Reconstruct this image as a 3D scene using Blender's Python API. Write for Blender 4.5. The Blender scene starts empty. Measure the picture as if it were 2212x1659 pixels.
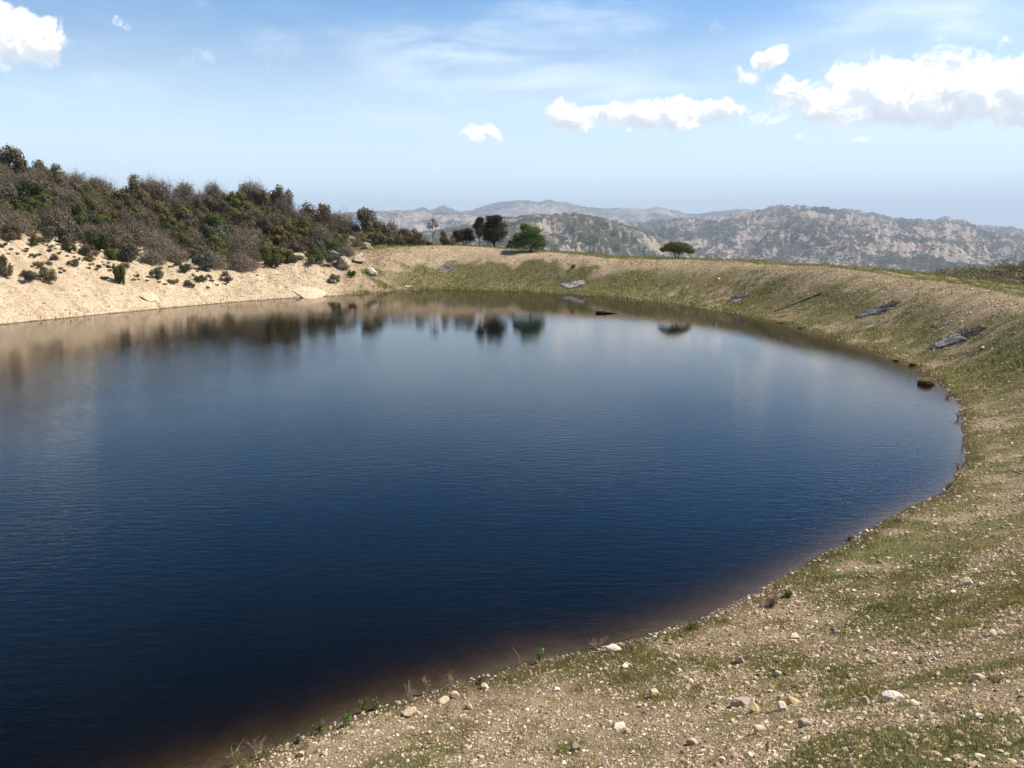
import bpy, math, numpy as np
from mathutils import Vector
R = math.radians
S = bpy.context.scene
COL = S.collection

# ---------------------------------------------------------------- camera, exposure, sky, sun
EYE = np.array([0.0, 0.0, 6.0])
FPX, CX, CY = 1750.0, 1106.0, 829.5          # focal length in the units the layout was measured in
PITCH = R(11.0)
cam = bpy.data.cameras.new('camera')
cam.sensor_width = 36.0
cam.lens = 36.0 * FPX / 2212.0
cam.clip_start, cam.clip_end = 0.1, 60000
co = bpy.data.objects.new('camera', cam)
COL.objects.link(co)
co.location = EYE
co.rotation_euler = (R(90) - PITCH, 0, 0)
S.camera = co
S.view_settings.view_transform = 'Standard'
S.view_settings.look = 'None'
S.view_settings.exposure = 0.72
S.view_settings.gamma = 1.0
S.render.engine = 'CYCLES'
S.cycles.max_bounces = 6
S.cycles.diffuse_bounces = 2
S.cycles.glossy_bounces = 3
S.cycles.transparent_max_bounces = 12
S.cycles.volume_bounces = 0
S.cycles.use_denoising = True
S.cycles.use_adaptive_sampling = False
S.cycles.denoiser = 'OPENIMAGEDENOISE'
S.cycles.denoising_input_passes = 'RGB_ALBEDO_NORMAL'
S.cycles.sample_clamp_indirect = 4.0

SUN_AZ, SUN_EL = R(78), R(52)                # azimuth clockwise from +Y
SUN_DIR = Vector((math.sin(SUN_AZ)*math.cos(SUN_EL), math.cos(SUN_AZ)*math.cos(SUN_EL), math.sin(SUN_EL)))
sl = bpy.data.lights.new('sun', 'SUN')
sl.energy = 4.9
sl.angle = R(0.5)
sl.color = (1.0, 0.94, 0.84)
so = bpy.data.objects.new('sun', sl)
COL.objects.link(so)
so.rotation_euler = SUN_DIR.to_track_quat('Z', 'Y').to_euler()

def ray(px, py):
    u, v = (px-CX)/FPX, (CY-py)/FPX
    cp, sp = math.cos(PITCH), math.sin(PITCH)
    return np.array([u, cp + v*sp, -sp + v*cp])
def azel(px, py):
    d = ray(px, py); d = d/np.linalg.norm(d)
    return math.atan2(d[0], d[1]), math.asin(d[2])

class NT:
    """small helper for writing node trees"""
    def __init__(s, tree):
        s.t = tree; tree.nodes.clear()
    def n(s, typ, **kw):
        nd = s.t.nodes.new(typ)
        for k, v in kw.items():
            if k == 'inp':
                for a, b in v.items(): s.set(nd.inputs[a], b)
            else: setattr(nd, k, v)
        return nd
    def set(s, sock, v):
        if isinstance(v, bpy.types.NodeSocket): s.t.links.new(v, sock)
        elif v is not None: sock.default_value = v
    def m(s, op, a, b=None, c=None, clamp=False):
        nd = s.t.nodes.new('ShaderNodeMath'); nd.operation = op; nd.use_clamp = clamp
        s.set(nd.inputs[0], a); s.set(nd.inputs[1], b)
        if c is not None: s.set(nd.inputs[2], c)
        return nd.outputs[0]
    def ss(s, x, lo, hi, a=0.0, b=1.0):
        nd = s.t.nodes.new('ShaderNodeMapRange'); nd.interpolation_type = 'SMOOTHSTEP'
        s.set(nd.inputs['Value'], x)
        for k, v in (('From Min', lo), ('From Max', hi), ('To Min', a), ('To Max', b)): s.set(nd.inputs[k], v)
        return nd.outputs['Result']
    def mix(s, f, a, b, typ='RGBA', blend='MIX'):
        nd = s.t.nodes.new('ShaderNodeMix'); nd.data_type = typ
        if typ == 'RGBA': nd.blend_type = blend
        i = {'FLOAT': (0, 2, 3, 0), 'RGBA': (0, 6, 7, 2)}[typ]
        def c4(v): return (*v, 1.0) if isinstance(v, tuple) and len(v) == 3 else v
        s.set(nd.inputs[i[0]], f); s.set(nd.inputs[i[1]], c4(a)); s.set(nd.inputs[i[2]], c4(b))
        return nd.outputs[i[3]]
    def noise(s, vec, scale, detail=3.0, rough=0.55, out='Fac', dist=0.0, dim='3D'):
        nd = s.t.nodes.new('ShaderNodeTexNoise'); nd.noise_dimensions = dim
        s.set(nd.inputs['Vector'], vec); s.set(nd.inputs['Scale'], scale); s.set(nd.inputs['Detail'], detail)
        s.set(nd.inputs['Roughness'], rough); s.set(nd.inputs['Distortion'], dist)
        return nd.outputs[out]
    def ramp(s, f, stops, interp='LINEAR'):
        nd = s.t.nodes.new('ShaderNodeValToRGB'); cr = nd.color_ramp; cr.interpolation = interp
        while len(cr.elements) < len(stops): cr.elements.new(0.5)
        for e, (p, c) in zip(cr.elements, stops): e.position = p; e.color = (*c, 1)
        s.set(nd.inputs[0], f)
        return nd.outputs[0]

# ---- world: Nishita sky with cumulus and cirrus at infinity
W = bpy.data.worlds.new('World'); S.world = W; W.use_nodes = True
w = NT(W.node_tree)
sky = w.n('ShaderNodeTexSky', sky_type='NISHITA', sun_disc=False, sun_elevation=SUN_EL, sun_rotation=SUN_AZ,
          altitude=300.0, air_density=1.0, dust_density=1.2, ozone_density=1.4)
tc = w.n('ShaderNodeTexCoord').outputs['Generated']
sx = w.n('ShaderNodeSeparateXYZ', inp={0: tc})
az = w.m('ARCTAN2', sx.outputs[0], sx.outputs[1])
el = w.m('ARCSINE', w.m('MINIMUM', w.m('MAXIMUM', sx.outputs[2], -1.0), 1.0))
p = w.n('ShaderNodeCombineXYZ', inp={0: az, 1: el, 2: 0.0}).outputs[0]
wn = w.noise(p, 16.0, 4.0, 0.6, out='Color')
wv = w.n('ShaderNodeVectorMath', operation='SUBTRACT', inp={0: wn, 1: (0.5, 0.5, 0.5)}).outputs[0]
wv = w.n('ShaderNodeVectorMath', operation='MULTIPLY', inp={0: wv, 1: (0.075, 0.040, 0.0)}).outputs[0]
pw = w.n('ShaderNodeVectorMath', operation='ADD', inp={0: p, 1: wv}).outputs[0]
CLOUDS = [  # px, py, half width, half height, weight
    (50, 66, 95, 46, 1.0), (-70, 80, 120, 50, 1.0), (85, 112, 70, 20, .75), (258, 52, 34, 20, .50), (490, 257, 20, 9, .42),
    (1048, 288, 60, 22, .85),
    (1225, 252, 62, 36, 1.05), (1310, 238, 80, 28, 1.05), (1395, 264, 50, 22, 1.0), (1480, 252, 100, 36, 1.1), (1555, 236, 52, 32, 1.05),
    (1620, 160, 50, 30, .75), (1670, 132, 40, 26, 1.0), (1700, 215, 90, 38, .85), (1730, 185, 40, 22, .8),
    (1850, 175, 75, 60, .85), (1960, 165, 90, 62, .95), (1900, 240, 150, 42, 1.0), (2060, 225, 170, 55, 1.05),
    (2160, 175, 110, 60, .95), (2250, 200, 130, 75, 1.0), (1748, 294, 28, 13, .75), (1855, 298, 34, 13, .62), (2180, 95, 45, 28, .55)]
def blobs(vec, lst):
    acc = None; sh = None
    for px, py, rx, ry, wt in lst:
        a, e = azel(px, py); k = math.cos(e)/FPX*.97
        d = w.n('ShaderNodeVectorMath', operation='SUBTRACT', inp={0: vec, 1: (a, e, 0)}).outputs[0]
        d = w.n('ShaderNodeVectorMath', operation='MULTIPLY', inp={0: d, 1: (1/(rx*k), 1/(ry*k), 0)}).outputs[0]
        l = w.n('ShaderNodeVectorMath', operation='LENGTH', inp={0: d}).outputs['Value']
        v = w.ss(l, 0.0, 1.6, wt, 0.0)
        yy = w.n('ShaderNodeSeparateXYZ', inp={0: d}).outputs[1]
        if acc is None: acc, sh = v, w.m('MULTIPLY', v, yy)
        else:
            acc = w.m('SMOOTH_MAX', acc, v, 0.15); sh = w.m('MULTIPLY_ADD', v, yy, sh)
    return acc, sh
dens, shade = blobs(pw, CLOUDS)
nb = w.noise(pw, 24.0, 9.0, 0.64)
nb2 = w.noise(w.n('ShaderNodeVectorMath', operation='ADD', inp={0: pw, 1: (0.006, 0.010, 0)}).outputs[0], 24.0, 6.0, 0.60)
cd = w.m('ADD', w.m('MULTIPLY_ADD', dens, 1.12, 0.03), w.m('MULTIPLY', w.m('SUBTRACT', nb, 0.5), 2.3))
alpha = w.m('MULTIPLY', w.ss(cd, 0.36, 0.82), w.ss(dens, 0.02, 0.25))
lit = w.m('ADD', w.m('MULTIPLY', w.m('SUBTRACT', nb, nb2), 2.6), w.m('MULTIPLY_ADD', shade, 0.42, 0.52), clamp=True)
ccol = w.ramp(lit, [(0.0, (4.9, 5.3, 5.8)), (0.40, (6.0, 6.25, 6.5)), (0.8, (10.5, 10.4, 10.2))])
alpha = w.m('MULTIPLY', alpha, 0.96)
# cirrus
CIRRUS = [(1000, 120, 230, 75, .75), (1150, 170, 330, 70, .5), (850, 90, 150, 40, .45), (600, 80, 70, 30, .4), (1350, 190, 200, 45, .5),
          (2000, 50, 330, 60, .6), (1250, 40, 200, 40, .4), (900, 250, 260, 40, .3), (150, 200, 300, 90, .25)]
cir, _ = blobs(pw, CIRRUS)
rot = w.n('ShaderNodeMapping', inp={'Vector': p, 'Rotation': (0, 0, R(14)), 'Scale': (5.0, 24.0, 1.0)}).outputs[0]
cn = w.noise(rot, 1.0, 6.0, 0.6, dist=0.4)
cal = w.m('MULTIPLY', w.m('MULTIPLY', cir, w.ss(cn, 0.28, 0.68)), 1.0, clamp=True)
veil = w.ss(el, R(-1), R(13), 0.92, 0.0)
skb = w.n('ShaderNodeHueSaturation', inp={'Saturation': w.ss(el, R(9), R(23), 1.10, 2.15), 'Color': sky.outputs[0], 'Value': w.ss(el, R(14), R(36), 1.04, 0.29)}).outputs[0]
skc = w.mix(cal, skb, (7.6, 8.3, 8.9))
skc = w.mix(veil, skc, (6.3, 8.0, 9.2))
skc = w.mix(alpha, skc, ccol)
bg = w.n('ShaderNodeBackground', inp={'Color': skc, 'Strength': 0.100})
wo = w.n('ShaderNodeOutputWorld', inp={'Surface': bg.outputs[0]})

# ---------------------------------------------------------------- numeric helpers
_tab = np.random.default_rng(7).random((256, 256))
def vnoise(x, y):
    x = np.asarray(x, float); y = np.asarray(y, float)
    xi, yi = np.floor(x).astype(int), np.floor(y).astype(int)
    fx, fy = x-xi, y-yi
    fx = fx*fx*(3-2*fx); fy = fy*fy*(3-2*fy)
    a = _tab[xi & 255, yi & 255]; b = _tab[(xi+1) & 255, yi & 255]
    c = _tab[xi & 255, (yi+1) & 255]; d = _tab[(xi+1) & 255, (yi+1) & 255]
    return (a*(1-fx)+b*fx)*(1-fy) + (c*(1-fx)+d*fx)*fy
def fbm(x, y, oct=4, gain=.5):
    s = 0; a = 1; t = 0
    for i in range(oct):
        s = s + a*vnoise(x*2**i + 17.3*i, y*2**i + 5.1*i); t += a; a *= gain
    return s/t - .5
def sstep(x, a, b):
    t = np.clip((np.asarray(x, float)-a)/(b-a), 0, 1)
    return t*t*(3-2*t)

def props(o, label=None, cat=None, group=None, kind=None):
    if label: o['label'] = label
    if cat: o['category'] = cat
    if group: o['group'] = group
    if kind: o['kind'] = kind
    return o
def build_mesh(name, V, F, mat, tint=None, smooth=False, attrs=None):
    """V (n,3); F: list of (m,k) index arrays; tint: value per vertex"""
    me = bpy.data.meshes.new(name)
    V = np.asarray(V, np.float32)
    F = [np.asarray(f, np.int32) for f in (F if isinstance(F, list) else [F]) if len(f)]
    me.vertices.add(len(V)); me.vertices.foreach_set('co', V.ravel())
    nl = sum(f.size for f in F); npoly = sum(len(f) for f in F)
    me.loops.add(nl); me.polygons.add(npoly)
    me.loops.foreach_set('vertex_index', np.concatenate([f.ravel() for f in F]))
    tot = np.concatenate([np.full(len(f), f.shape[1], np.int32) for f in F])
    st = np.concatenate([[0], np.cumsum(tot)[:-1]]).astype(np.int32)
    me.polygons.foreach_set('loop_start', st); me.polygons.foreach_set('loop_total', tot)
    me.polygons.foreach_set('use_smooth', np.full(npoly, bool(smooth)))
    at = dict(attrs or {})
    if tint is not None: at['tint'] = tint
    for k, v in at.items():
        a = me.attributes.new(k, 'FLOAT', 'POINT'); a.data.foreach_set('value', np.broadcast_to(np.asarray(v, np.float32), (len(V),)).copy())
    me.update(); me.validate()
    if mat: me.materials.append(mat)
    return me
def link(name, me, parent=None, loc=None, rot=None, scale=None):
    o = bpy.data.objects.new(name, me); COL.objects.link(o)
    if parent: o.parent = parent
    if loc is not None: o.location = [float(v) for v in loc]
    if rot is not None: o.rotation_euler = [float(v) for v in rot]
    if scale is not None: o.scale = [float(v) for v in scale]
    return o
class Bag:
    """collects pieces of one mesh"""
    def __init__(s): s.V = []; s.F = {}; s.T = []; s.n = 0
    def add(s, V, F, t=.5):
        V = np.asarray(V, float)
        for f in (F if isinstance(F, list) else [F]):
            f = np.asarray(f, int)
            if len(f): s.F.setdefault(f.shape[1], []).append(f + s.n)
        s.V.append(V); s.T.append(np.broadcast_to(np.asarray(t, float), (len(V),))); s.n += len(V)
    def mesh(s, name, mat, smooth=False):
        return build_mesh(name, np.concatenate(s.V), [np.concatenate(v) for v in s.F.values()], mat, np.concatenate(s.T), smooth)
def tube(P, rad, k=6):
    P = np.asarray(P, float); rad = np.broadcast_to(np.asarray(rad, float), (len(P),))
    T = np.gradient(P, axis=0); T /= np.linalg.norm(T, axis=1)[:, None] + 1e-9
    ref = np.where(np.abs(T[:, 2:3]) > .9, np.array([[1., 0, 0]]), np.array([[0., 0, 1]]))
    A = np.cross(T, ref); A /= np.linalg.norm(A, axis=1)[:, None]+1e-9
    B = np.cross(T, A)
    a = np.linspace(0, 2*np.pi, k, endpoint=False)
    V = P[:, None] + rad[:, None, None]*(np.cos(a)[None, :, None]*A[:, None] + np.sin(a)[None, :, None]*B[:, None])
    n = len(P); i = np.arange(n-1)[:, None]*k; j = np.arange(k)[None]
    F = np.stack([i+j, i+(j+1) % k, i+k+(j+1) % k, i+k+j], -1).reshape(-1, 4)
    return V.reshape(-1, 3), [F, np.array([list(range(k))[::-1], [(n-1)*k+q for q in range(k)]])]
def leaves(P, size, rng, elong=1.8, out=None):
    """one small four-cornered leaf at every point, turned at random or more or less facing 'out'"""
    n = len(P); size = np.broadcast_to(np.asarray(size, float), (n,))[:, None]
    if out is None: nn = rng.normal(size=(n, 3))
    else: nn = out/(np.linalg.norm(out, axis=1)[:, None]+1e-9)+rng.normal(size=(n, 3))*.38
    nn /= np.linalg.norm(nn, axis=1)[:, None]+1e-9
    a = np.cross(nn, rng.normal(size=(n, 3))); a /= np.linalg.norm(a, axis=1)[:, None]+1e-9
    b = np.cross(nn, a)
    c = np.cross(a, b)
    V = np.stack([P-a*size*.5*elong, P+b*size*.5+c*size*.12, P+a*size*.5*elong, P-b*size*.5+c*size*.12], 1).reshape(-1, 3)
    return V, np.arange(n*4).reshape(-1, 4)
def icosphere(sub):
    t = (1+5**.5)/2
    V = [(-1,t,0),(1,t,0),(-1,-t,0),(1,-t,0),(0,-1,t),(0,1,t),(0,-1,-t),(0,1,-t),(t,0,-1),(t,0,1),(-t,0,-1),(-t,0,1)]
    F = [(0,11,5),(0,5,1),(0,1,7),(0,7,10),(0,10,11),(1,5,9),(5,11,4),(11,10,2),(10,7,6),(7,1,8),(3,9,4),(3,4,2),(3,2,6),(3,6,8),(3,8,9),(4,9,5),(2,4,11),(6,2,10),(8,6,7),(9,8,1)]
    V = [np.array(v)/np.linalg.norm(v) for v in V]
    for _ in range(sub):
        c = {}; G = []
        def mid(i, j):
            k = (min(i, j), max(i, j))
            if k not in c:
                m = V[i]+V[j]; V.append(m/np.linalg.norm(m)); c[k] = len(V)-1
            return c[k]
        for a, b, d in F:
            x, y, z = mid(a, b), mid(b, d), mid(d, a)
            G += [(a, x, z), (b, y, x), (d, z, y), (x, y, z)]
        F = G
    return np.array(V), np.array(F)
ICO = {k: icosphere(k) for k in (1, 2, 3)}
def rock_shape(rng, sub=2, cuts=9, rough=.05):
    """an angular stone: a ball cut by random planes, about unit radius"""
    V, F = ICO[sub]; V = V.copy()
    for _ in range(cuts):
        n = rng.normal(size=3); n /= np.linalg.norm(n); d = rng.uniform(.45, .85)
        h = V @ n - d
        V -= np.where(h > 0, h, 0)[:, None]*n*.97
    V += rough*rng.normal(size=V.shape)*.5
    return V, F

# ---------------------------------------------------------------- terrain: one height field round the pond
C0 = np.array([-8.0, 40.0])
TH = np.linspace(-np.pi, np.pi, 2881)[:-1]
def ring(pts, sig):
    a = np.array([(math.atan2(q[1]-C0[1], q[0]-C0[0]), math.hypot(q[0]-C0[0], q[1]-C0[1]), q[2]) for q in pts])
    a = a[np.argsort(a[:, 0])]
    out = []
    for k in (1, 2):
        v = np.interp(TH, a[:, 0], a[:, k], period=2*np.pi)
        n = int(sig*3/0.125)+1; x = np.arange(-n, n+1)*.125; g = np.exp(-.5*(x/sig)**2); g /= g.sum()
        v = np.convolve(np.concatenate([v[-n:], v, v[:n]]), g, 'valid')
        out.append(v)
    return out
SHORE_PX = [(470,1662),(620,1602),(790,1532),(950,1482),(1150,1427),(1350,1382),(1500,1340),(1700,1240),(1850,1150),(2000,1080),(2052,1040),
    (2080,985),(2075,920),(2050,850),(2010,815),(1980,795),(1930,775),(1850,748),(1760,722),(1660,692),(1560,672),(1450,656),(1330,643),
    (1210,633),(1090,628),(960,625),(880,626),(800,633),(720,640),(600,646),(450,658),(300,672),(150,687),(0,702)]
shore = []
for q in SHORE_PX:
    d = ray(*q); t = -EYE[2]/d[2]; shore.append((d[0]*t, d[1]*t, 0))
shore += [(-8,5.4,0),(-14,4,0),(-20,5,0),(-28,10,0),(-34,20,0),(-37,33,0),(-35.5,43,0)]
top = [(0.6,-.9,4.4),(9,4.5,3.9),(17.5,17,3.1),(22.4,35.5,2.8),(23.3,51.8,2.9),(21,62.5,3.1),(16.6,75,2.95),(8.8,80,2.9),(2.1,87,3.4),
    (-5.4,91,3.8),(-13,88,3.6),(-18,83,2.8),(-22.3,78,2.4),(-27,71,2.5),(-30.4,66,2.9),(-35,65,4.5),(-39,62,5.7),(-43,52,6.3),(-46,38,7),(-44,22,7),
    (-36,8,6),(-24,-1,5),(-12,-3.5,4.8)]
ridge = [(2,-5,4.35),(12,1.5,3.8),(21.5,15,3.0),(26.5,35,2.75),(27.5,52,2.85),(24.8,65,3.05),(19.5,79,2.9),(11,85,2.9),(3.5,92,3.4),
    (-5,96,3.8),(-13.5,106,4.2),(-22,107,5.3),(-27,108,6.6),(-31,108,9.2),(-50,103,9.4),(-60,98.6,12.8),(-75,75,14),(-85,45,15),(-80,10,14),
    (-60,-15,11),(-30,-20,7),(-12,-12,5)]
r1, _ = ring(shore, .5); r2, z2 = ring(top, 1.2); r3, z3 = ring(ridge, 1.5)
deg = np.degrees(TH)
LEFT = sstep(deg, 97, 108) + sstep(-deg, 100, 130)*(deg < 0)          # hill side of the pond
LEFT = np.clip(LEFT, 0, 1)
LEFT = np.where(deg < -90, sstep(-deg, 112, 130), LEFT)
r4 = r3 + 16 + 30*LEFT
z4 = np.where(LEFT > 0, z3 - 2*LEFT - 7*(1-LEFT), z3-7)
z4 = np.where((deg > -130) & (deg < -45), z3-1.5, z4)
r5 = np.maximum(106, r4+25)
z5 = np.interp(deg, [-180,-140,-100,-60,-20,5,20,36,43,52,60,75,97,110,130,180], [8,6,2,1,0,1,2.4,2.0,0.6,-2.2,-7,-13,-12,-4,3,8])
r6 = np.full_like(r5, 420); z6 = np.interp(deg, [-180,-120,-60,0,30,60,97,120,150,180], [15,5,0,-20,-45,-60,-60,-40,5,15])
r7 = np.full_like(r5, 1500); z7 = np.full_like(r5, -125.0)
r8 = np.full_like(r5, 16000); z8 = np.full_like(r5, -150.0)
RR = np.stack([r1, r2, r3, r4, r5, r6, r7, r8]); ZZ = np.stack([0*r1, z2, z3, z4, z5, z6, z7, z8])
def polar(x, y):
    x = np.asarray(x, float)-C0[0]; y = np.asarray(y, float)-C0[1]
    return np.arctan2(y, x), np.hypot(x, y)
def at_theta(tab, th):
    f = (th+np.pi)/(2*np.pi)*len(TH); i = np.floor(f).astype(int); w_ = f-i
    return tab[..., i % len(TH)]*(1-w_) + tab[..., (i+1) % len(TH)]*w_
def ring_s(th, r):
    """radial coordinate: 1 at the waterline, 2 top of the bank, 3 ridge, 4.. beyond"""
    Rr = at_theta(RR, th)
    s = np.where(r < Rr[0], r/np.maximum(Rr[0], 1e-6), 0.)
    for k in range(7):
        m = (r >= Rr[k]) & (r < Rr[k+1])
        s = np.where(m, k+1+(r-Rr[k])/(Rr[k+1]-Rr[k]), s)
    return np.where(r >= Rr[7], 8., s)
def height(x, y):
    th, r = polar(x, y)
    Rr, Zr = at_theta(RR, th), at_theta(ZZ, th); L = at_theta(LEFT, th)
    z = np.zeros_like(r)
    din = Rr[0]-r
    z = np.where(din > 0, -np.minimum(din*.30, .5+din*.2) , z)
    z = np.maximum(z, -4.2)
    for k in range(7):
        m = (r >= Rr[k]) & (r < Rr[k+1])
        f = (r-Rr[k])/(Rr[k+1]-Rr[k])
        if k == 0: f = f - .10*np.sin(2*np.pi*f)*(1-L) + .10*np.sin(np.pi*f)*L
        z = np.where(m, Zr[k]*(1-f)+Zr[k+1]*f, z)
    z = np.where(r >= Rr[7], -150., z)
    s1 = sstep(np.abs(din), 0, 2.0)
    near = np.exp(-np.hypot(x, y)/30.)
    n = .10*fbm(x*.6, y*.6, 4) + .05*fbm(x*2.6+9, y*2.6, 3)
    n = n + L*(.75*fbm(x*.22+40, y*.22, 4)*sstep(-din, .5, 5) + .22*fbm(x*.9, y*.9+70, 3)*sstep(-din, .0, 2))
    n = n + sstep(r, 90, 400)*9*fbm(x*.012, y*.012, 5) + .35*(1-L)*sstep(-din, 1, 4)*fbm(x*.12, y*.12+3, 2)
    n = n + .16*np.exp(-(din/1.6)**2)*fbm(x*.8+3, y*.8, 4) + (1-L)*.10*fbm(x*1.1+60, y*1.1, 4)*sstep(-din, .3, 2)
    rill = np.abs(fbm(th*26+3, r*.05, 3))*2
    n = n - L*.14*sstep(.35-rill, 0, .35)*sstep(-din, .5, 3)*sstep(r, 0, 1)
    return z + n*(.45+.55*s1)
def masks(x, y, z=None):
    """what grows where: bare pale sand, green grass, dark scrub litter"""
    th, r = polar(x, y); s = ring_s(th, r); L = at_theta(LEFT, th); d = np.degrees(th)
    nz = fbm(x*.16+5, y*.16, 4); n2 = fbm(x*.5, y*.5+31, 4)
    sand = L*sstep(s + 1.0*nz, 2.22, 1.9)
    scrub = L*sstep(s+.8*nz, 2.0, 2.3)
    far = sstep(d, 52, 66)*(1-sstep(d, 98, 106))
    right = sstep(d, -48, -20)*(1-sstep(d, 52, 66))
    nearb = np.clip(1-L-far-right, 0, 1)
    n3 = fbm(x*1.7+11, y*1.7, 4)
    g = far*(sstep(s+.5*n2, 1.66, 1.48)*sstep(d+22*n2, 99, 90)*.92 + sstep(s, 2.0, 2.2)*.5 + .27)
    g = g + right*(np.maximum(sstep(s+1.1*nz, 1.9, 1.2)*.62, sstep(s, 2.05, 2.25)*.75)*sstep(n2*.6+n3*.8, -.26, .14) + .36)
    g = g*(1-right*.75*(np.exp(-((s-2.45)/.05)**2)+np.exp(-((s-2.72)/.05)**2)))
    g = g + nearb*(.30+.58*sstep(n2*.75+n3*.75+.15*nz, -.17, .2))
    bare = far*np.exp(-((d-79)/7)**2)*sstep(s+.4*n2, 1.62, 1.75)*sstep(s, 2.05, 1.95)
    g = np.where(s < 1, 0, g)*(1-bare)
    g = np.where(s > 3, .6, g)
    sand = np.maximum(sand, bare*.38)
    scrub = np.maximum(scrub, sstep(s, 3.2, 3.6)*(1-L*0))
    return sand, np.clip(g*(1-sand), 0, 1), scrub
def hit(px, py, tmax=200.):
    d = ray(px, py); t = np.arange(2, tmax, .02); P = EYE[None]+d[None]*t[:, None]
    b = np.nonzero(P[:, 2] <= np.maximum(height(P[:, 0], P[:, 1]), -.01))[0]
    i = b[0] if len(b) else len(t)-1
    q = P[i].copy(); return q, t[i]
def ground(x, y): return float(height(np.array([x]), np.array([y]))[0])
def normal_at(x, y, e=.15):
    h = height(np.array([x-e, x+e, x, x]), np.array([y, y, y-e, y+e]))
    return Vector((-(h[1]-h[0])/(2*e), -(h[3]-h[2])/(2*e), 1)).normalized()

# ---------------------------------------------------------------- materials
def material(name):
    m = bpy.data.materials.new(name); m.use_nodes = True
    return m, NT(m.node_tree)
def finish(m, t, col, rough=.9, normal=None, spec=.2, extra=None):
    b = t.n('ShaderNodeBsdfPrincipled', inp={'Base Color': col, 'Roughness': rough, 'Specular IOR Level': spec})
    if normal is not None: t.set(b.inputs['Normal'], normal)
    out = b.outputs[0]
    o = t.n('ShaderNodeOutputMaterial', inp={'Surface': out})
    return b
def geo(t): return t.n('ShaderNodeNewGeometry').outputs['Position']
def attr(t, n): return t.n('ShaderNodeAttribute', attribute_name=n).outputs['Fac']
def bump(t, h, strength=.5, dist=.02):
    return t.n('ShaderNodeBump', inp={'Height': h, 'Strength': strength, 'Distance': dist}).outputs[0]

def ground_mat():
    m, t = material('earth'); P = geo(t)
    sand, green, scrub = attr(t, 'sand'), attr(t, 'green'), attr(t, 'scrub')
    n1 = t.noise(P, .9, 6, .62); n2 = t.noise(P, 7, 6, .7); n3 = t.noise(P, 45, 4, .7); n4 = t.noise(P, .25, 4, .6)
    dirt = t.ramp(n2, [(.28, (.185, .126, .078)), (.5, (.355, .262, .172)), (.72, (.56, .44, .31))])
    dirt = t.mix(t.ss(n1, .45, .75, 0, .65), dirt, (.56, .43, .29))
    vor = t.n('ShaderNodeTexVoronoi', inp={'Vector': P, 'Scale': 26.0, 'Randomness': 1.0})
    vc = t.n('ShaderNodeSeparateColor', inp={0: vor.outputs['Color']}).outputs[0]
    grit = t.ramp(vc, [(0, (.16, .11, .075)), (.55, (.33, .26, .17)), (.9, (.55, .47, .36)), (1, (.75, .70, .60))])
    dirt = t.mix(t.ss(vor.outputs['Distance'], .45, .2, 0, .65), dirt, grit)
    gcol = t.ramp(n3, [(.3, (.085, .088, .030)), (.5, (.165, .158, .058)), (.72, (.32, .265, .135))])
    gm = t.ss(t.m('ADD', green, t.m('MULTIPLY', t.m('SUBTRACT', n2, .5), 1.3)), .32, .68)
    gcol = t.mix(t.ss(n4, .35, .65), gcol, t.ramp(n3, [(.3, (.045, .068, .012)), (.7, (.115, .138, .030))]))
    col = t.mix(t.m('MULTIPLY', gm, .85), dirt, gcol)
    scol = t.ramp(n2, [(.25, (.33, .24, .15)), (.5, (.54, .425, .295)), (.75, (.68, .57, .43))])
    scol = t.mix(t.ss(n1, .5, .7, 0, .6), scol, (.64, .47, .30))
    scol = t.mix(t.ss(t.noise(P, 1.8, 6, .75), .50, .64, 0, .75), scol, (.30, .215, .12))
    col = t.mix(t.ss(t.m('ADD', sand, t.m('MULTIPLY', t.m('SUBTRACT', n1, .5), .9)), .38, .62), col, scol)
    lit = t.ramp(n2, [(.3, (.030, .024, .014)), (.6, (.075, .058, .032)), (.8, (.16, .12, .07))])
    col = t.mix(t.ss(t.m('ADD', scrub, t.m('MULTIPLY', t.m('SUBTRACT', n1, .5), .9)), .4, .65), col, lit)
    rv = t.n('ShaderNodeCombineXYZ', inp={0: attr(t, 'along'), 1: t.m('MULTIPLY', attr(t, 'up'), 3.2), 2: 0.0}).outputs[0]
    rl = t.noise(rv, .75, 6, .68, dist=.6)
    col = t.mix(t.ss(rl, .50, .64, 0, .62), col, t.mix(sand, (.17, .122, .078), (.36, .255, .15)))
    col = t.mix(t.ss(rl, .44, .30, 0, .35), col, t.mix(sand, (.42, .335, .225), (.74, .60, .43)))
    zz = t.n('ShaderNodeSeparateXYZ', inp={0: P}).outputs[2]
    wet = t.ss(t.m('ADD', zz, t.m('MULTIPLY', t.m('SUBTRACT', n2, .5), .12)), .015, .085, 1, 0)
    col = t.mix(t.m('MULTIPLY', wet, .80), col, (.050, .033, .019))
    nb_ = bump(t, t.m('ADD', n2, t.m('MULTIPLY', n3, .45)), .9, .10)
    finish(m, t, col, .95, nb_, .12)
    return m
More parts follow.
